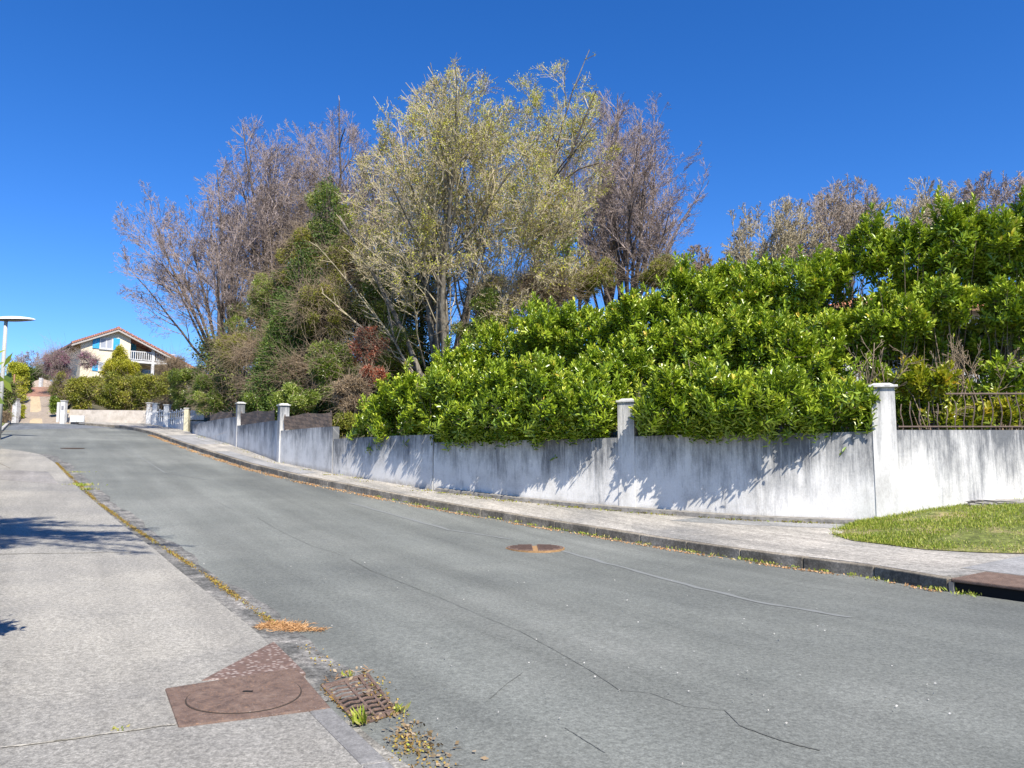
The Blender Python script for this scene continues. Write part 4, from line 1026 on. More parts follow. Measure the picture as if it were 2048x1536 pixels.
grass_plot()

# ------------------------------------------------------------------ covers and drains
def quad_frame(pts_px, off):
    P=[ground(px,py,off) for px,py in pts_px]; return P
M_rim = NB('rim_dark').color((0.05,0.038,0.03), 0.95)  # plain dark brown for the ring round the lid
def left_cover():
    off=0.070
    P=quad_frame([(330,1376),(592,1334),(662,1414),(357,1452)],off)
    c=sum(P,Vector())/4; root=empty('manhole_cover',tuple(c)); tag(root,'square rusty manhole frame with a big round lid in the left pavement','manhole cover')
    mb=MB(); mb.prism([p-c-Vector((0,0,0.06)) for p in P],[p-c for p in P]); mb.build('frame',M_rust,root,bevel=0.01)
    # lid : ellipse mapped in the frame's own plane
    def uvp(u,v,dz): 
        a=P[0].lerp(P[1],u); b=P[3].lerp(P[2],u); return a.lerp(b,v)-c+Vector((0,0,dz))
    def disc(r0,r1,z0,z1,k=64):
        m=MB(); 
        bot=[uvp(0.50+r1*math.cos(t)*0.98,0.5+r1*math.sin(t),z0) for t in np.linspace(0,2*math.pi,k,endpoint=False)]
        top=[uvp(0.50+r1*math.cos(t)*0.98,0.5+r1*math.sin(t),z1) for t in np.linspace(0,2*math.pi,k,endpoint=False)]
        m.prism(bot,top); return m
    disc(0,0.417,-0.01,0.003).build('rim_gap',M_rim,root)
    disc(0,0.408,-0.01,0.008).build('lid',M_rust,root,bevel=0.003)
    m=MB(); q=uvp(0.53,0.46,0.011); m.box((-0.03,-0.012,-0.002),(0.03,0.012,0.0),Matrix.Translation(q)); m.build('keyhole',M_holeshade,root)
left_cover()
def corner_plate():
    P=quad_frame([(402,1360),(548,1282),(612,1345)],0.066); c=sum(P,Vector())/3
    mb=MB(); mb.prism([p-c-Vector((0,0,0.05)) for p in P],[p-c for p in P]); o=mb.build('corner_plate',M_plate,None,bevel=0.008); o.location=c
    tag(o,'triangular chequered rusty plate above the square manhole','metal plate')
b_=NB('chequer_plate'); v_=b_.coord(); vo=b_.n('ShaderNodeTexVoronoi'); vo.inputs['Scale'].default_value=26; b_.l(v_,vo.inputs['Vector'])
M_plate=b_.color(b_.mix(b_.ramp(vo.outputs[0],[(0.25,(0.75,0.75,0.75)),(0.42,(0,0,0))]), b_.ramp(b_.noise(v_,14,4,0.7),[(0.3,(0.10,0.065,0.05)),(0.7,(0.2,0.13,0.10))]),(0.36,0.30,0.26)),0.7)
b_.bump(vo.outputs[0],0.6,0.01)
corner_plate()
def grate():
    P=quad_frame([(641,1372),(737,1347),(797,1425),(716,1452)],0.006)
    c=sum(P,Vector())/4; root=empty('drain_grate',tuple(c)); tag(root,'rusty storm drain grating with wavy bars set in the gutter','drain grate')
    def uvp(u,v,dz): return P[0].lerp(P[1],u).lerp(P[3].lerp(P[2],u),v)-c+Vector((0,0,dz))
    MB().prism([uvp(u,v,-0.05) for u,v in ((0,0),(1,0),(1,1),(0,1))],[uvp(u,v,-0.003) for u,v in ((0,0),(1,0),(1,1),(0,1))]).build('slot_shade',M_holeshade,root)  # shallow slab under the bars, its black colour stands for shaded depth
    m=MB()
    for (a,b,cc_,d) in ((0,0.07,0,1),(0.93,1,0,1),(0.07,0.93,0,0.05),(0.07,0.93,0.95,1),(0.44,0.50,0.05,0.95),(0.74,0.80,0.05,0.95)):
        m.prism([uvp(u,v,-0.02) for u,v in ((a,cc_),(b,cc_),(b,d),(a,d))],[uvp(u,v,0.009) for u,v in ((a,cc_),(b,cc_),(b,d),(a,d))])
    m.build('frame',M_rust,root,bevel=0.004)
    nb=10
    for i in range(nb):
        m=MB(); V0=[];V1=[]
        for j in range(25):
            u=0.06+0.88*j/24; w_=0.012*math.sin(u*19); v=0.075+0.83*i/(nb-1)+w_
            V0.append((u,v)); V1.append((u,v+0.030))
        for j in range(24):
            a,b,c_,d=V0[j],V0[j+1],V1[j+1],V1[j]
            m.prism([uvp(*q,-0.002) for q in (a,b,c_,d)],[uvp(*q,0.006) for q in (a,b,c_,d)])
        m.build('bar',M_rust,root)
grate()
def road_cover():
    c=ground(1070,1095,0.012); root=empty('manhole_cover',tuple(c)); tag(root,'round rusty manhole cover of two halves out in the road','manhole cover')
    r=0.43
    m=MB(); k=48; m.prism([(r*math.cos(t)*1.08,r*math.sin(t)*1.08,-0.03) for t in np.linspace(0,2*math.pi,k,endpoint=False)],[(r*math.cos(t)*1.08,r*math.sin(t)*1.08,-0.002) for t in np.linspace(0,2*math.pi,k,endpoint=False)]); m.build('frame',M_orangerust,root)
    for sg in (-1,1):
        m=MB(); ts=np.linspace(-math.pi/2+0.06,math.pi/2-0.06,24)
        L=[(sg*(r*math.cos(t))+sg*0.015,r*math.sin(t)) for t in ts]
        if sg<0: L=L[::-1]
        m.prism([(x,y,-0.01) for x,y in L],[(x,y,0.006) for x,y in L]); h=m.build('half_lid',M_rust,root)
        m=MB()
        for i in range(6):
            y=-0.30+0.12*i; x0=0.05; x1=math.sqrt(r*r-y*y)-0.04
            if x1>x0: m.box((min(sg*x0,sg*x1),y-0.02,0.004),(max(sg*x0,sg*x1),y+0.02,0.014))
        m.build('ribs',M_rust2,h)
    return root
M_orangerust=mat_paint('orange_rim',(0.34,0.20,0.09),0.3,0.9,20)
road_cover()
M_rc2=None
c=ground(145,896,0.012)
m=MB(); m.prism([(0.42*math.cos(t),0.42*math.sin(t),-0.03) for t in np.linspace(0,2*math.pi,40,endpoint=False)],[(0.42*math.cos(t),0.42*math.sin(t),0) for t in np.linspace(0,2*math.pi,40,endpoint=False)])
o=m.build('manhole_cover',M_apron2 if 'M_apron2' in globals() else M_rust2); o.location=c; tag(o,'small dark manhole cover far up the road near the bend','manhole cover')
def inlet():
    s0,s1=S_DR-2.2,S_DR; x,y=xy(s1,kerb_n(s1)); z=R(s1); root=empty('storm_inlet',(x,y,z)); o=root.location.copy()
    tag(root,'rusty steel kerb inlet with a dark mouth at the right end of the kerb','storm drain')
    def q(s,dn,dz): 
        a,b=xy(s,kerb_n(s)+dn); return Vector((a,b,R(s)+dz))-o
    MB().prism([q(s0,0,0.115),q(s1-0.03,0,0.115),q(s1-0.03,0.74,0.14),q(s0,0.74,0.14)],[q(s0,0,0.155),q(s1-0.03,0,0.155),q(s1-0.03,0.74,0.178),q(s0,0.74,0.178)]).build('cover_plate',M_rust,root,bevel=0.012)
    MB().prism([q(s0,0.03,-0.05),q(s1-0.06,0.03,-0.05),q(s1-0.06,0.10,-0.05),q(s0,0.10,-0.05)],[q(s0,0.03,0.113),q(s1-0.06,0.03,0.113),q(s1-0.06,0.10,0.113),q(s0,0.10,0.113)]).build('mouth',M_holeshade,root)  # solid block, shade of the opening put into its colour
    MB().prism([q(s1-0.06,0,-0.05),q(s1-0.008,0,-0.05),q(s1-0.008,0.2,-0.05),q(s1-0.06,0.2,-0.05)],[q(s1-0.06,0,0.113),q(s1-0.008,0,0.113),q(s1-0.008,0.2,0.113),q(s1-0.06,0.2,0.113)]).build('side_block',M_stone,root)
inlet()

# ------------------------------------------------------------------ litter, moss, weeds
def scatter_line(pts, n, wid, size, zoff, upb=0.2, base_off=0.008):
    P=[ground(x,y,base_off) for x,y in pts]; L=np.array([tuple(p) for p in P]); seg=rs.randint(len(L)-1,size=n)
    ln=np.linalg.norm(L[1:]-L[:-1],axis=1); seg=rs.choice(len(ln),size=n,p=ln/ln.sum()); t=rs.uniform(size=(n,1))
    C=L[seg]*(1-t)+L[seg+1]*t; d=L[seg+1]-L[seg]; d/=np.linalg.norm(d,axis=1,keepdims=True); nn=np.stack([-d[:,1],d[:,0],0*d[:,0]],1)
    dens=np.sin(np.cumsum(ln)[seg]*0+C[:,0]*5.3)*0.5+np.sin(C[:,1]*3.1)*0.5+rs.normal(size=n)*0.5
    C=C[dens>-0.35]; nn=nn[dens>-0.35]; m=len(C)
    C=C+nn*rs.normal(size=(m,1))*wid; C[:,2]+=rs.uniform(0,zoff,size=m)
    D=np.stack([rs.normal(size=m),rs.normal(size=m),np.abs(rs.normal(size=m))*upb],1)
    return C,D,m
def litter(name,label,cat,specs,mat,size,aspect=0.5):
    Vs=[];Fs=[];Rs=[];o=0
    for pts,n,wid,upb in specs:
        C,D,m=scatter_line(pts,n,wid,size,0.006,upb); V,Fc,r_=quad_leaf(C,D,size*rs.uniform(0.5,1.5,size=m),size*aspect,rs.uniform(size=m)); Vs.append(V);Fs.append(Fc+o);Rs.append(r_);o+=len(V)
    ob=np_mesh(name,np.concatenate(Vs),np.concatenate(Fs),mat,rnd=np.concatenate(Rs)); tag(ob,label,cat,kind='stuff')
RK=[(1880,1184),(1720,1156),(1560,1134),(1400,1110),(1240,1083),(1050,1051),(850,1016),(700,985),(600,965),(500,940),(420,914),(360,893),(300,870)]
litter('leaf_litter','dry pinkish leaf litter lying along the foot of the right kerb','leaf litter',[(RK[6:],7000,0.07,0.3),(RK[:7],1500,0.03,0.3)],M_orange,0.035,0.6)
LG=[(112,925),(150,962),(196,1005),(262,1053),(330,1097),(400,1142),(460,1185),(520,1228),(560,1255)]
litter('moss','orange and yellow moss line between the gutter and the asphalt on the left','moss',[(LG,12000,0.022,0.3),([(600,1290),(680,1345),(735,1345),(795,1425),(850,1500),(900,1560)],420,0.04,0.4),([(640,1370),(716,1450),(800,1425)],160,0.015,0.4),([(800,1470),(850,1520),(900,1560)],500,0.06,0.3)],M_omoss,0.016,0.8)
litter('needle_heap','heap of orange dry pine needles swept into the left gutter','pine needles',[([(525,1250),(560,1252),(600,1256)],2200,0.07,0.15),([(560,1258),(650,1260)],600,0.035,0.1),([(640,1368),(700,1347),(740,1340)],70,0.012,0.3)],M_orange,0.055,0.09)
litter('dead_leaves','scattered brown dead leaves around the manhole and drain grate','dead leaves',[([(330,1380),(500,1340),(620,1345),(720,1350)],60,0.12,0.3),([(700,1350),(790,1430),(720,1450)],50,0.05,0.4),([(800,1450),(900,1536)],120,0.08,0.3)],M_dry,0.035,0.6)
litter('gravel','tiny pale stone chips lying on the road and left pavement','gravel',[([(0,1500),(400,1300),(700,1250)],60,0.6,0.1),([(700,1500),(1200,1300),(1900,1400)],160,1.0,0.1),([(300,1100),(900,1150),(1700,1250)],160,1.0,0.1)],M_joint,0.014,0.9)
def weeds(name,label,spots,mat=M_grass):
    Vs=[];Fs=[];Rs=[];o=0
    for (px,py,off,k,h,sp) in spots:
        p=ground(px,py,off); C=np.array(tuple(p))+rs.normal(size=(k,3))*np.array([sp,sp,0]); D=np.stack([rs.normal(size=k)*0.6,rs.normal(size=k)*0.6,np.ones(k)],1)
        V,Fc,r_=quad_leaf(C,D,h*rs.uniform(0.5,1.2,size=k),0.014+h*0.07,rs.uniform(0.2,0.9,size=k)); Vs.append(V);Fs.append(Fc+o);Rs.append(r_);o+=len(V)
    ob=np_mesh(name,np.concatenate(Vs),np.concatenate(Fs),mat,rnd=np.concatenate(Rs)); tag(ob,label,'weeds',kind='stuff')
sp=[(725,1447,0.01,26,0.10,0.025),(800,1424,0.01,18,0.06,0.02),(160,972,0.01,160,0.09,0.16),(170,980,0.01,80,0.07,0.12),(150,945,0.02,60,0.05,0.2),(235,1462,0.05,14,0.03,0.02),(1900,1180,0.01,40,0.07,0.10),(1940,1190,0.01,40,0.05,0.07),(1980,1188,0.01,24,0.06,0.05),(695,1352,0.02,12,0.05,0.02)]
for px in range(720,1560,9):
    py=float(np.interp(px,[a for a,b in RK][::-1],[b for a,b in RK][::-1]))
    if random.random()<0.5: sp.append((px,py-3,0.01,random.randint(6,22),0.055,0.05))
for px in range(1560,1880,14):
    py=float(np.interp(px,[a for a,b in RK][::-1],[b for a,b in RK][::-1])); 
    if random.random()<0.6: sp.append((px,py-3,0.01,12,0.045,0.05))
weeds('weeds','small green weeds and grass tufts growing in the gutters and kerb joints',sp)
def foot_weeds():
    Vs=[];Fs=[];Rs=[];o=0
    for px in np.arange(400,1700,6):
        if rs.rand()<0.55: continue
        p=wall_pt(px); s,n=sn(p.x,p.y); d=0.32+0.05*rs.normal() if px>900 else 0.12+0.1*abs(rs.normal()); x,y=xy(s,n-d); k=rs.randint(6,26)
        C=np.array([x,y,pave_z(s,n-d)])+rs.normal(size=(k,3))*np.array([0.12,0.05,0]); D=np.stack([rs.normal(size=k)*0.9,rs.normal(size=k)*0.9,np.ones(k)*0.6],1)
        V,Fc,r_=quad_leaf(C,D,0.05*rs.uniform(0.5,1.3,size=k),0.02,rs.uniform(0,1,size=k)); Vs.append(V);Fs.append(Fc+o);Rs.append(r_);o+=len(V)
    ob=np_mesh('moss',np.concatenate(Vs),np.concatenate(Fs),M_moss,rnd=np.concatenate(Rs)); tag(ob,'brown-green moss and debris along the foot of the retaining wall','moss',kind='stuff')
foot_weeds()

# ------------------------------------------------------------------ far end of the street
def simple_wall(name,label,pa,pb,za,zb_,h_top,mat,th=0.25,cat='wall'):
    pass
def far_things():
    # white wall across the street end
    def along(pxa,Ya,pxb,Yb,n=12):
        return [(pxa+(pxb-pxa)*i/n, Ya+(Yb-Ya)*i/n) for i in range(n+1)]
    def wallmesh(name, pts, top, bot, mat, th, parent, uvs=True):
        V=[];Fc=[];UV=[];arc=0
        for i,(px,Y) in enumerate(pts):
            a=at(px,bot(px),Y); b=at(px,top(px),Y); a.z-=0.15
            V+= [tuple(a),tuple(a.lerp(b,0.5)),tuple(b),(b.x,b.y+th,b.z),(a.x,a.y+th,a.z)]; UV+=[(i*1.0,0.0),(i*1.0,0.35),(i*1.0,0.55),(i*1.0,0.9),(i*1.0,0.3)]
        for i in range(len(pts)-1):
            for k in range(4): Fc.append((i*5+k,(i+1)*5+k,(i+1)*5+k+1,i*5+k+1))
        for e in (0,len(pts)-1): Fc.append((e*5,e*5+2,e*5+3,e*5+4))
        return np_mesh(name,V,Fc,mat,parent,uv=UV)
    root=empty('end_wall',(0,0,0)); tag(root,'low off-white wall closing the street below the olive hedge','wall')
    wallmesh('wall', along(128,51.0,296,50.6,10), lambda px: 819+(px-128)*0.012, lambda px: 850+(px-128)*0.02, M_endwall, 0.25, root)
    # gate posts of the steep drive
    def post(name,label,px,py0,py1,Y,wpx,mat=M_white,cap=True,depth=0.3):
        a=at(px,py1,Y); b=at(px,py0,Y); w_=wpx*Y/F/2; o=empty(name,(a.x,Y,a.z-0.2)); tag(o,label,'post')
        MB().box((-w_,-0.15,0),(w_,-0.15+depth,b.z-a.z+0.2-0.06)).build('shaft',mat,o,bevel=0.01)
        if cap: MB().box((-w_*1.2,-0.15-w_*0.2,b.z-a.z+0.14),(w_*1.2,-0.15+depth+w_*0.2,b.z-a.z+0.2)).build('cap',M_greycap,o,bevel=0.01)
        return o
    post('gate_post','white gate post left of the steep driveway',30,797,845,50.0,9)
    post('gate_post','short white gate post right beside the left one',36,805,842,50.9,3,cap=False)
    g=post('gate_post','white gate post with a grey nameplate right of the driveway',126,801,849,50.2,9)
    MB().box((-0.07,-0.165,1.15),(0.07,-0.153,1.4)).build('nameplate',M_galvd,g)
    post('gate_post','narrow white post set just behind the nameplate post',117,803,846,50.9,5,cap=False)
    # meter boxes
    a=at(156,845,50.75); o=empty('meter_cabinet',(a.x,50.7,a.z)); tag(o,'pale grey double utility cabinet against the low end wall','utility box')
    for k in (-1,0): MB().box((k*0.46+0.01,-0.12,0.02),(k*0.46+0.45,0.03,0.44)).build('door',M_dirtyplastic,o,bevel=0.01)
    o2=MB().box((-0.22,-0.12,-0.12),(0.22,0.03,0.02)).build('drain_box',M_holeshade); o2.location=at(165,849,50.6); tag(o2,'small black opening under the utility cabinet','drain')
    o3=MB().box((-0.16,-0.14,-0.09),(0.16,0.05,0.10)).build('letter_box',M_letter,bevel=0.02); o3.location=at(134,823,50.6); tag(o3,'small beige letter box on the low end wall','letter box')
    # garden walls at the top of the drive
    r=empty('garden_wall',(0,0,0)); tag(r,'pinkish white curved garden wall at the top of the driveway','wall')
    wallmesh('wall', along(58,67,103,67,8), lambda px: 766-6*math.sin((px-58)/45*3.14)-(2 if px>80 else 0), lambda px: 776, M_pinkw, 0.3, r)
    MB().box((-0.12,-0.12,-1),(0.12,0.12,0.35)).build('pillar',M_white,r).location=at(82,764,66.8)
    MB().box((-0.10,-0.12,-1),(0.10,0.12,0.2)).build('pillar',M_white,r).location=at(60,770,66.8)
    # white fence with panels, on the right before the bend
    r=empty('white_fence',(0,0,0)); tag(r,'white low wall with slatted panels between posts, left of the cream gate post','fence')
    wallmesh('wall', along(296,50.6,369,44.0,8), lambda px: float(np.interp(px,[296,304,330,369],[826,830,838,834])), lambda px: float(np.interp(px,[296,369],[852,865])), M_white, 0.2, r)
    for px,Y,t,b,wd in ((300,50.3,807,852,0.42),(310,49.2,808,853,0.30),(333,47.1,811,858,0.30)):
        a=at(px,b,Y); q=at(px,t,Y); m=MB().box((-wd/2,-0.16,-0.2),(wd/2,0.14,q.z-a.z)); ob=m.build('fence_post',M_white,r,bevel=0.01); ob.location=(a.x,Y,a.z)
        MB().box((-wd/2-0.04,-0.2,q.z-a.z),(wd/2+0.04,0.18,q.z-a.z+0.06)).build('post_cap',M_greycap,ob)
    for (p0,p1,Y0,Y1,t0,t1,b0,b1) in ((313,330,48.9,47.4,823,818,833,834),(337,368,46.7,44.1,824,819,840,836)):
        m=MB(); k=int((p1-p0)/4)
        for i in range(k):
            f=(i+0.5)/k; px=p0+(p1-p0)*f; Y=Y0+(Y1-Y0)*f; a=at(px,b0+(b1-b0)*f,Y); q=at(px,t0+(t1-t0)*f-3*abs(math.sin(i*1.6)),Y)
            m.box((a.x-0.035,Y-0.02,a.z-0.3),(a.x+0.035,Y+0.02,q.z))
        m.tube([at(p0,t0+3,Y0),at(p1,t1+3,Y1)],0.03,5); m.tube([at(p0,b0-2,Y0),at(p1,b1-3,Y1)],0.03,5)
        m.build('slat_panel',M_white,r)
    post('gate_post','cream gate post at the near end of the white fence',373,816,864,43.6,9,mat=M_creamp)
    r=empty('gate',tuple(at(388,864,44.6))); tag(r,'white solid gate in the gap between the cream post and the retaining wall','gate')
    o=r.location
    MB().box((-0.42,0.0,-0.15),(0.55,0.05,0.62)).build('panel',M_white,r); MB().box((-0.42,-0.02,0.70),(0.55,0.03,1.25)).build('panel',M_white,r)
M_endwall=mat_paint('offwhite_render',(0.53,0.47,0.40),0.12,0.85,3,dirt=(0.38,0.33,0.27)); M_pinkw=mat_paint('pinkish_render',(0.52,0.42,0.34),0.1)
M_galvd=mat_paint('dark_plate',(0.25,0.25,0.27),0.1)
far_things()

def house():
    Y0=73.0; A=at(160,740,Y0); zb=G(A.x,Y0)-0.5
    f=Vector((0.65,-0.76,0)).normalized(); ang=math.atan2(f.x,-f.y)      # front normal; local -y
    root=empty('villa',(A.x,Y0,zb),ang); tag(root,'cream two-storey house with tiled gable roof, blue shutters and white balcony on the hill','house')
    Mi=Matrix.Translation((A.x,Y0,zb))@Matrix.Rotation(ang,4,'Z')
    def loc(px,py):       # point of the front plane seen at a pixel
        a,b,c=ray(px,py); d=Vector((a,b,c)); o=Vector((0,0,CH)); n=Mi.to_3x3()@Vector((0,-1,0)); p0=Vector((A.x,Y0,zb)); t=(p0-o).dot(n)/d.dot(n)
        q=Mi.inverted()@(o+d*t); return q.x,q.z
    xa,_=loc(160,740); xm,_=loc(261,700); xr,_=loc(352,700); xap,zap=loc(235,660); _,zle=loc(161,682); xre,zre=loc(352,710)
    zf=loc(285,722)[1]      # balcony floor
    D=8.5
    # main body: cream wall with gable following the roof line
    slope=(zap-zle)/(xap-xa)
    def rz(x): return zap-abs(x-xap)*slope
    m=MB(); L=[(xa,0),(xm,0),(xm,rz(xm)-0.05),(xap,zap-0.05),(xa,rz(xa)-0.05)]
    m.prism([(x,0,z) for x,z in L],[(x,D,z) for x,z in L]); wl=m.build('wall',M_cream,root)
    # recessed part behind the balcony
    m=MB(); L=[(xm+0.002,0),(xr+2.5,0),(xr+2.5,rz(xr+2.5)-0.05),(xm+0.002,rz(xm)-0.05)]
    m.prism([(x,2.2,z) for x,z in L],[(x,D,z) for x,z in L]); m.build('recessed_wall',M_tan,root)
    # roof
    ov=0.38; th=0.16; xl=xa-0.9; xrr=xr+3.4
    for a,b in ((xl,xap),(xap,xrr)):
        m=MB(); m.prism([(a,-ov,rz(a)),(b,-ov,rz(b)),(b,D+ov,rz(b)),(a,D+ov,rz(a))],[(a,-ov,rz(a)+th),(b,-ov,rz(b)+th),(b,D+ov,rz(b)+th),(a,D+ov,rz(a)+th)])
        r_=m.build('roof',M_tile,root)
        # barge board and tile edge
        m=MB(); m.prism([(a,-ov-0.06,rz(a)-0.18),(b,-ov-0.06,rz(b)-0.18),(b,-ov-0.003,rz(b)-0.18),(a,-ov-0.003,rz(a)-0.18)],[(a,-ov-0.06,rz(a)+0.02),(b,-ov-0.06,rz(b)+0.02),(b,-ov-0.003,rz(b)+0.02),(a,-ov-0.003,rz(a)+0.02)]); m.build('barge_board',M_greyb,r_)
        m=MB(); k=24
        for i in range(k):
            x0=a+(b-a)*i/k; x1=a+(b-a)*(i+0.8)/k; m.prism([(x0,-ov-0.12,rz(x0)+0.05),(x1,-ov-0.12,rz(x1)+0.05),(x1,-ov+0.3,rz(x1)+0.05),(x0,-ov+0.3,rz(x0)+0.05)],[(x0,-ov-0.12,rz(x0)+0.27),(x1,-ov-0.12,rz(x1)+0.24),(x1,-ov+0.3,rz(x1)+0.24),(x0,-ov+0.3,rz(x0)+0.27)])
        m.build('edge_tile',M_tile,r_)
    m=MB(); m.tube([(xap,-ov-0.1,zap+th+0.02),(xap,D+ov,zap+th+0.02)],0.13,8); m.build('ridge',M_tile,root)
    m=MB(); m.tube([(xl+0.05,-ov,rz(xl)-0.1),(xl+0.05,D+ov,rz(xl)-0.1)],0.09,6); m.build('rain_gutter',M_wood,root)
    # windows
    def window(px0,px1,py0,py1,shut=True):
        x0,z1=loc(px0,py0); x1,z0=loc(px1,py1); z1=loc((px0+px1)/2,py0)[1]; z0=loc((px0+px1)/2,py1)[1]
        fr=MB(); t=0.09
        fr.box((x0,-0.05,z0),(x1,0.02,z0+t)); fr.box((x0,-0.05,z1-t),(x1,0.02,z1)); fr.box((x0,-0.05,z0+t),(x0+t,0.02,z1-t)); fr.box((x1-t,-0.05,z0+t),(x1,0.02,z1-t)); xm_=(x0+x1)/2; fr.box((xm_-0.06,-0.05,z0+t),(xm_+0.06,0.02,z1-t))
        w_=fr.build('window',M_white,root)
        MB().box((x0+t,-0.02,z0+t),(xm_-0.06,-0.012,z1-t)).box((xm_+0.06,-0.02,z0+t),(x1-t,-0.012,z1-t)).build('pane',M_curtain,w_)
        MB().box((x0-0.05,-0.12,z0-0.08),(x1+0.05,-0.002,z0-0.003)).build('sill',M_white,w_)
        sw=(x1-x0)*0.52
        if shut:
            for a,b in ((x0-sw-0.03,x0-0.03),(x1+0.03,x1+0.03+sw)): MB().box((a,-0.075,z0-0.03),(b,-0.03,z1+0.05)).build('shutter',M_shutter,root,bevel=0.01)
    window(200,225,676,698); window(197,219,724,742)
    # blue door in the recess
    x0,z0=loc(262,700); d=0.02
    m=MB(); m.box((xm+0.15,2.12,zf+0.05),(xm+1.05,2.19,zf+2.1)); m.build('door',M_shutter,root)
    m=MB(); m.box((xm+1.4,2.12,0.1),(xm+2.9,2.19,zf-0.6)); m.build('garden_door',M_glass,root); 
    # balcony
    m=MB(); m.box((xm+0.003,0.0,zf-0.22),(xr+0.1,2.19,zf)); m.build('balcony_floor',M_white,root)
    m=MB(); m.box((xr+0.12,0.02,zf-0.5),(xr+2.4,2.19,zf-0.2)); m.build('porch_beam',M_white,root)
    rl=MB(); hh=0.95; rl.box((xm+0.01,0.02,zf+hh-0.08),(xr,0.09,zf+hh)); rl.box((xm+0.01,0.02,zf+0.08),(xr,0.09,zf+0.15))
    k=int((xr-xm)/0.2)
    for i in range(k): x=xm+0.1+i*(xr-xm-0.1)/k; rl.box((x-0.035,0.03,zf+0.15),(x+0.035,0.08,zf+hh-0.08))
    rl.build('balcony_railing',M_white,root)
    for x in (loc(307,700)[0], xr+1.6):
        MB().box((x-0.13,-0.03,0),(x+0.13,0.2,rz(x)-0.02)).build('post',M_white,root)
    x=xr*0.5+xm*0.5
    t=empty('balcony_table',tuple(Mi@Vector((xm+1.6,0.8,zf))),ang); tag(t,'small white garden table standing on the villa balcony','table')
    MB().box((-0.45,-0.3,0.68),(0.45,0.3,0.73)).build('table_top',M_white,t)
    for sx in (-0.38,0.38):
        for sy in (-0.24,0.24): MB().box((sx-0.03,sy-0.03,0),(sx+0.03,sy+0.03,0.68)).build('leg',M_white,t)
    # lean-to porch roof at right
    m=MB(); m.prism([(xr+0.3,-0.6,zf-0.35),(xr+4.2,-0.6,zf-0.55),(xr+4.2,2.1,zf-0.1),(xr+0.3,2.1,zf+0.1)],[(xr+0.3,-0.6,zf-0.25),(xr+4.2,-0.6,zf-0.45),(xr+4.2,2.1,zf),(xr+0.3,2.1,zf+0.2)]); m.build('porch_roof',M_tile,root)
M_greyb=mat_paint('grey_board',(0.42,0.38,0.34),0.08)
house()
# house hidden behind the laurels
M_shadewall=mat_paint('shaded_render',(0.42,0.42,0.41),0.08)  # white wall coloured grey to stand for shade behind the hedge
def hidden_house():
    a=at(1640,615,26); x0=a.x; ze=a.z; x1=at(2150,600,26).x; zb=G(x0,27)-0.5; root=empty('bungalow',(x0,26,zb)); tag(root,'white bungalow with orange tiled roof glimpsed through the laurels','house')
    L=x1-x0; h=ze-zb
    MB().box((0.5,0.5,0),(L-0.5,7.5,h)).build('wall',M_shadewall,root)
    m=MB(); m.prism([(-0.1,-0.1,h),(L+0.1,-0.1,h),(L+0.1,8.1,h),(-0.1,8.1,h)],[(3.6,3.9,h+1.3),(L-3.6,3.9,h+1.3),(L-3.6,4.1,h+1.3),(3.6,4.1,h+1.3)]); m.build('roof',M_tile2,root)
    MB().box((-0.12,-0.16,h-0.14),(L+0.12,-0.103,h+0.02)).build('rain_gutter',M_wood,root)
    w_=MB().box((2.5,0.44,1.0),(3.7,0.497,2.2)).build('window',M_glass,root)
M_tile2=mat_tiles('orange_tiles',(0.62,0.26,0.12),(0.42,0.17,0.09))
hidden_house()

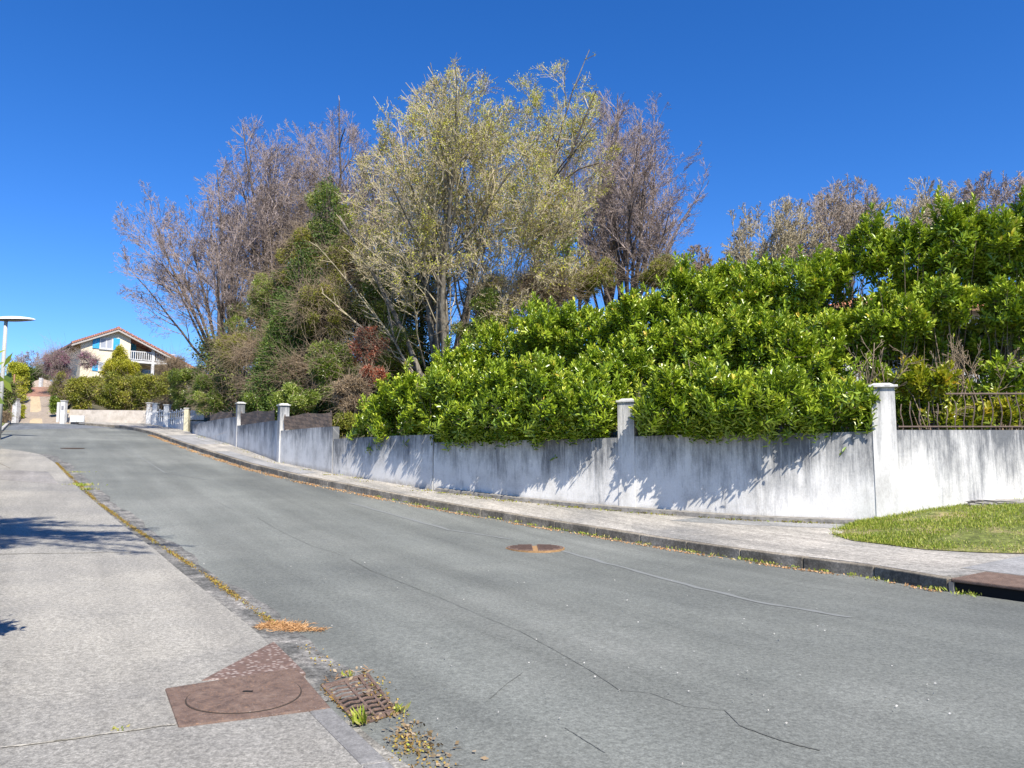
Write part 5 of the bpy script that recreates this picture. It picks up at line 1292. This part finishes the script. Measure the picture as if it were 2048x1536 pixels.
# hedges and garden plants at the far end
def far_plants():
    lab=['olive hedge bush nearest the nameplate gate post, above the low end wall','olive hedge bush second from the nameplate post','olive hedge bush in the middle above the low end wall','olive hedge bush below the house balcony','olive hedge bush above the right half of the end wall','dark olive hedge bush next to the white fence']
    for i,(px,py,rx,ry) in enumerate(((160,775,26,38),(190,775,30,42),(225,778,32,44),(262,780,32,42),(300,772,34,44),(340,770,34,48))):
        shrub(px,py+10,54.0+(i%2)*0.8,rx,ry,M_olive,lab[i],n=3600,leaf=0.11,twigs=250,name='hedge_bush',lumps=26,cat='hedge')
    shrub(375,775,50,34,50,M_ivy,'bright green bush behind the cream gate post',n=3200,leaf=0.10,twigs=300)
    shrub(350,735,57,30,26,M_dry,'dry brownish twigs in front of the porch',n=900,twigs=1500,leaf=0.07)
    shrub(330,815,50.5,30,10,M_dry,'trimmed brown hedge just behind the white fence panels',n=1500,twigs=1200,leaf=0.07)
    shrub(240,722,60,30,30,M_yelcon,'golden conifer in front of the house',n=4200,leaf=0.10,twigs=0,shape='cone',lumps=60,name='golden_conifer',cat='tree')
    shrub(243,745,59,40,22,M_yelcon,'wide golden foot of shrubs under the golden conifer',n=2200,leaf=0.10,twigs=0,name='golden_shrub')
    shrub(116,732,62,29,29,M_pink,'pink blossoming tree left of the house',n=1500,twigs=3800,tw=M_twig_p,leaf=0.09,name='blossom_tree',cat='tree')
    shrub(175,720,61,24,20,M_pink,'thin pale blossoming branches in front of the house wall',n=260,twigs=900,tw=M_twig_p,leaf=0.08,name='blossom_tree',cat='tree')
    shrub(125,775,57,22,34,M_olive,'brownish green shrub right of the driveway',n=2400,twigs=1600,leaf=0.09)
    shrub(75,752,74,32,18,M_conif,'grey-green tree behind the curved garden wall',n=3000,leaf=0.14,twigs=300)
    shrub(35,765,58,13,40,M_yhedge,'clipped tall yellow-green hedge left of the driveway',n=6500,leaf=0.10,twigs=0,shape='box',ry=0.5,lumps=90,name='clipped_hedge',cat='hedge')
    shrub(50,775,63,7,44,M_conif,'dark hedge lining the driveway behind the yellow-green one',n=3500,leaf=0.10,twigs=0,shape='box',ry=0.6,lumps=90,name='clipped_hedge',cat='hedge')
    shrub(40,822,51.8,7,18,M_yhedge,'yellowish ivy beside the left white gate post',n=800,twigs=100,leaf=0.08)
    shrub(10,800,46,14,48,M_ivy,'green shrub behind the lamp pole',n=2200,twigs=900,leaf=0.09)
    shrub(5,838,45,15,16,M_dry,'dry low scrub on the bank at the lamp foot',n=900,twigs=900,leaf=0.06)
    shrub(110,812,52.6,7,22,M_ivy,'fresh green strip of ground plants right of the drive',n=900,twigs=0,leaf=0.09)
    # tree tops beyond, left
    side_tree(40,80,40,728,2.4,1.6,'faint bare bush top above the clipped hedge',71,9,0.5,(0,0),7,levels=LVd,r=0.05,name='distant_tree',minr=0.008)
    side_tree(95,84,85,735,2.8,1.6,'faint bare branches between the clipped hedge and the blossoming tree',72,9,0.5,(0,0),7,levels=LVd,r=0.05,name='distant_tree',minr=0.008)
    shrub(-60,760,70,60,60,M_conif,'dark evergreen tree beyond the left edge',n=3500,leaf=0.16,twigs=0)
    p=at(23,845,50.8); o=MB().tube([(0,0,-0.3),(0.01,0,1.4),(0.0,0,3.2)],0.05,8).build('fence_post',M_rustpost); o.location=p; tag(o,'thin rusty pole standing left of the white gate post','pole')
M_rustpost=mat_paint('rust_post',(0.42,0.22,0.12),0.2)
far_plants()

# street lamp
def lamp():
    Y=33.0; b=at(-3,872,Y); t=at(3,642,Y); root=empty('street_lamp',tuple(b)); tag(root,'street lamp with a flat white oval head on a pale concrete pole','street lamp')
    h=t.z-b.z; MB().tube([(0,0,-0.3),(0,0,h*0.5),(0,0,h)],[0.10,0.085,0.07],12).build('pole',M_polec,root,smooth=True)
    def head(name,mat,z0,z1,par,ub):
        V=[];Fc=[];n=20;k=16
        for i in range(n+1):
            t_=i/n; x=-0.75+2.05*t_; wdt=0.26*math.sin(math.pi*min(1,max(0,t_)))**0.55
            for j in range(k+1):
                a=math.pi*j/k; y=-math.cos(a)*wdt; zz=math.sin(a)*(0.15*math.sin(math.pi*t_)**0.6)*ub
                V.append((x,y,zz))
        for i in range(n):
            for j in range(k): Fc.append((i*(k+1)+j,(i+1)*(k+1)+j,(i+1)*(k+1)+j+1,i*(k+1)+j+1))
        o=np_mesh(name,V,Fc,mat,par,smooth=True); o.location=(0,0,h+0.06); return o
    hd=head('lamp_head',M_galv,0,0,root,1.0); g=head('lens',M_lampglass,0,0,hd,-0.55); g.location=(0,0,0)
lamp()

# ------------------------------------------------------------------ left edge of the pavement: low wall, bushes and the pine that shades it
def left_side():
    V=[];root=None
    mb=MB()
    m=kerb_blocks('low_wall',-6,33,3.0,lambda s:-1.42,lambda s:-1.22,-0.1,0.62,M_white,gap=0.0); tag(m,'low white garden wall along the left pavement','wall')
    x,y=xy(24.5,-1.9); clump_tree('shrub','small shrub poking over the low wall at the left edge','shrub',(x,y,R(24.5)+0.7),(0.9,0.6,0.6),M_olive,n=1500,leaf=0.06,trunk=False,twigs=200)
    x,y=xy(18.5,-1.75); clump_tree('shrub','dark shrub behind the low left wall near the street bend','shrub',(x,y,R(18.5)+0.55),(0.6,0.5,0.55),M_ivy,n=1300,leaf=0.06,trunk=False,twigs=100)
    # pine beside the camera, only its shadow falls in the picture
    tgt=ground(70,1068); cen=tgt+SUN*11.2; x,y=cen.x-1.3,cen.y-0.1; b=gz(x,y); root=empty('pine_tree',(x,y,b)); tag(root,'pine tree left of the pavement casting fringed shadow on it','tree')
    cz=cen.z-b
    MB().tube([(0,0,-0.2),(0.05,0,3),(0,0.05,6),(0,0,cz+0.9)],[0.17,0.13,0.09,0.03],8).build('trunk',M_bark_p,root)
    segs=[];Cs=[];Ds=[]
    for i in range(110):
        zz=cz+rs.uniform(-0.8,0.8); az=rs.uniform(0,6.28); L=rs.uniform(1.0,2.0)*(1.9 if abs(math.sin(az))<0.45 and math.cos(az)>0 else 1)
        d=np.array([math.cos(az),math.sin(az)*0.7,0.05]); q0=np.array([0,0,zz])
        for k in range(6):
            q=q0+d*L/6+np.array([0,0,-0.02*k]); segs.append((*q0,*q,0.02,0.015)); q0=q
            m=40; t=rs.uniform(size=(m,1)); Cs.append(q-d*L/6*t+rs.normal(size=(m,3))*0.05); Ds.append(d*0.9+rs.normal(size=(m,3))*0.7)
    Vv,Fc=tubes_mesh(segs,4); np_mesh('branch',Vv,Fc,M_bark_p,root)
    C=np.concatenate(Cs);D=np.concatenate(Ds); Vv,Fc,rn=quad_leaf(C,D,0.20,0.035,rs.uniform(size=len(C))); np_mesh('crown',Vv,Fc,M_conif,root,rnd=rn)
    # unseen leafy casters, added for their shade on pavement edge and grass
    for i,(px,py,t,rr,lab) in enumerate(((-45,1272,2.7,0.30,'added leafy caster left of the camera, shading the pavement edge'),(2040,1047,3.0,0.42,'added leafy caster right of the lawn, for shade on the grass'))):
        tg=ground(px,py); c_=tg+SUN*t; shp=(rr*1.5,rr*0.8,rr*0.9)
        clump_tree('shade_caster',lab,'tree',(c_.x-rr*0.9 if px<1000 else c_.x+rr*0.6,c_.y,c_.z),shp,M_ivy,n=1500,leaf=0.09,trunk=True,twigs=0)
left_side()

# ------------------------------------------------------------------ groups of like things
GR={'laurel_bush':'laurels of the overgrown hedge on the wall','shrub':'shrubs and thickets of the grove and gardens','conifer':'dark conifers in the grove','bare_tree':'bare trees of the grove','distant_tree':'distant trees on the skyline','hedge_bush':'olive hedge above the end wall','netting_fence':'brown netting panels on the wall','gate_post':'gate posts at the street end','budding_tree':'budding trees in the grove','blossom_tree':'pink blossoming trees left of the house','clipped_hedge':'clipped hedges along the driveway','bare_shrub':'bare stem clusters in the laurel hedge','shade_caster':'unseen leafy shadow casters beside the pavements'}
for o in bpy.data.objects:
    if o.parent is None and 'label' in o and 'group' not in o:
        k=o.name.split('.')[0]
        if k in GR: o['group']=GR[k]
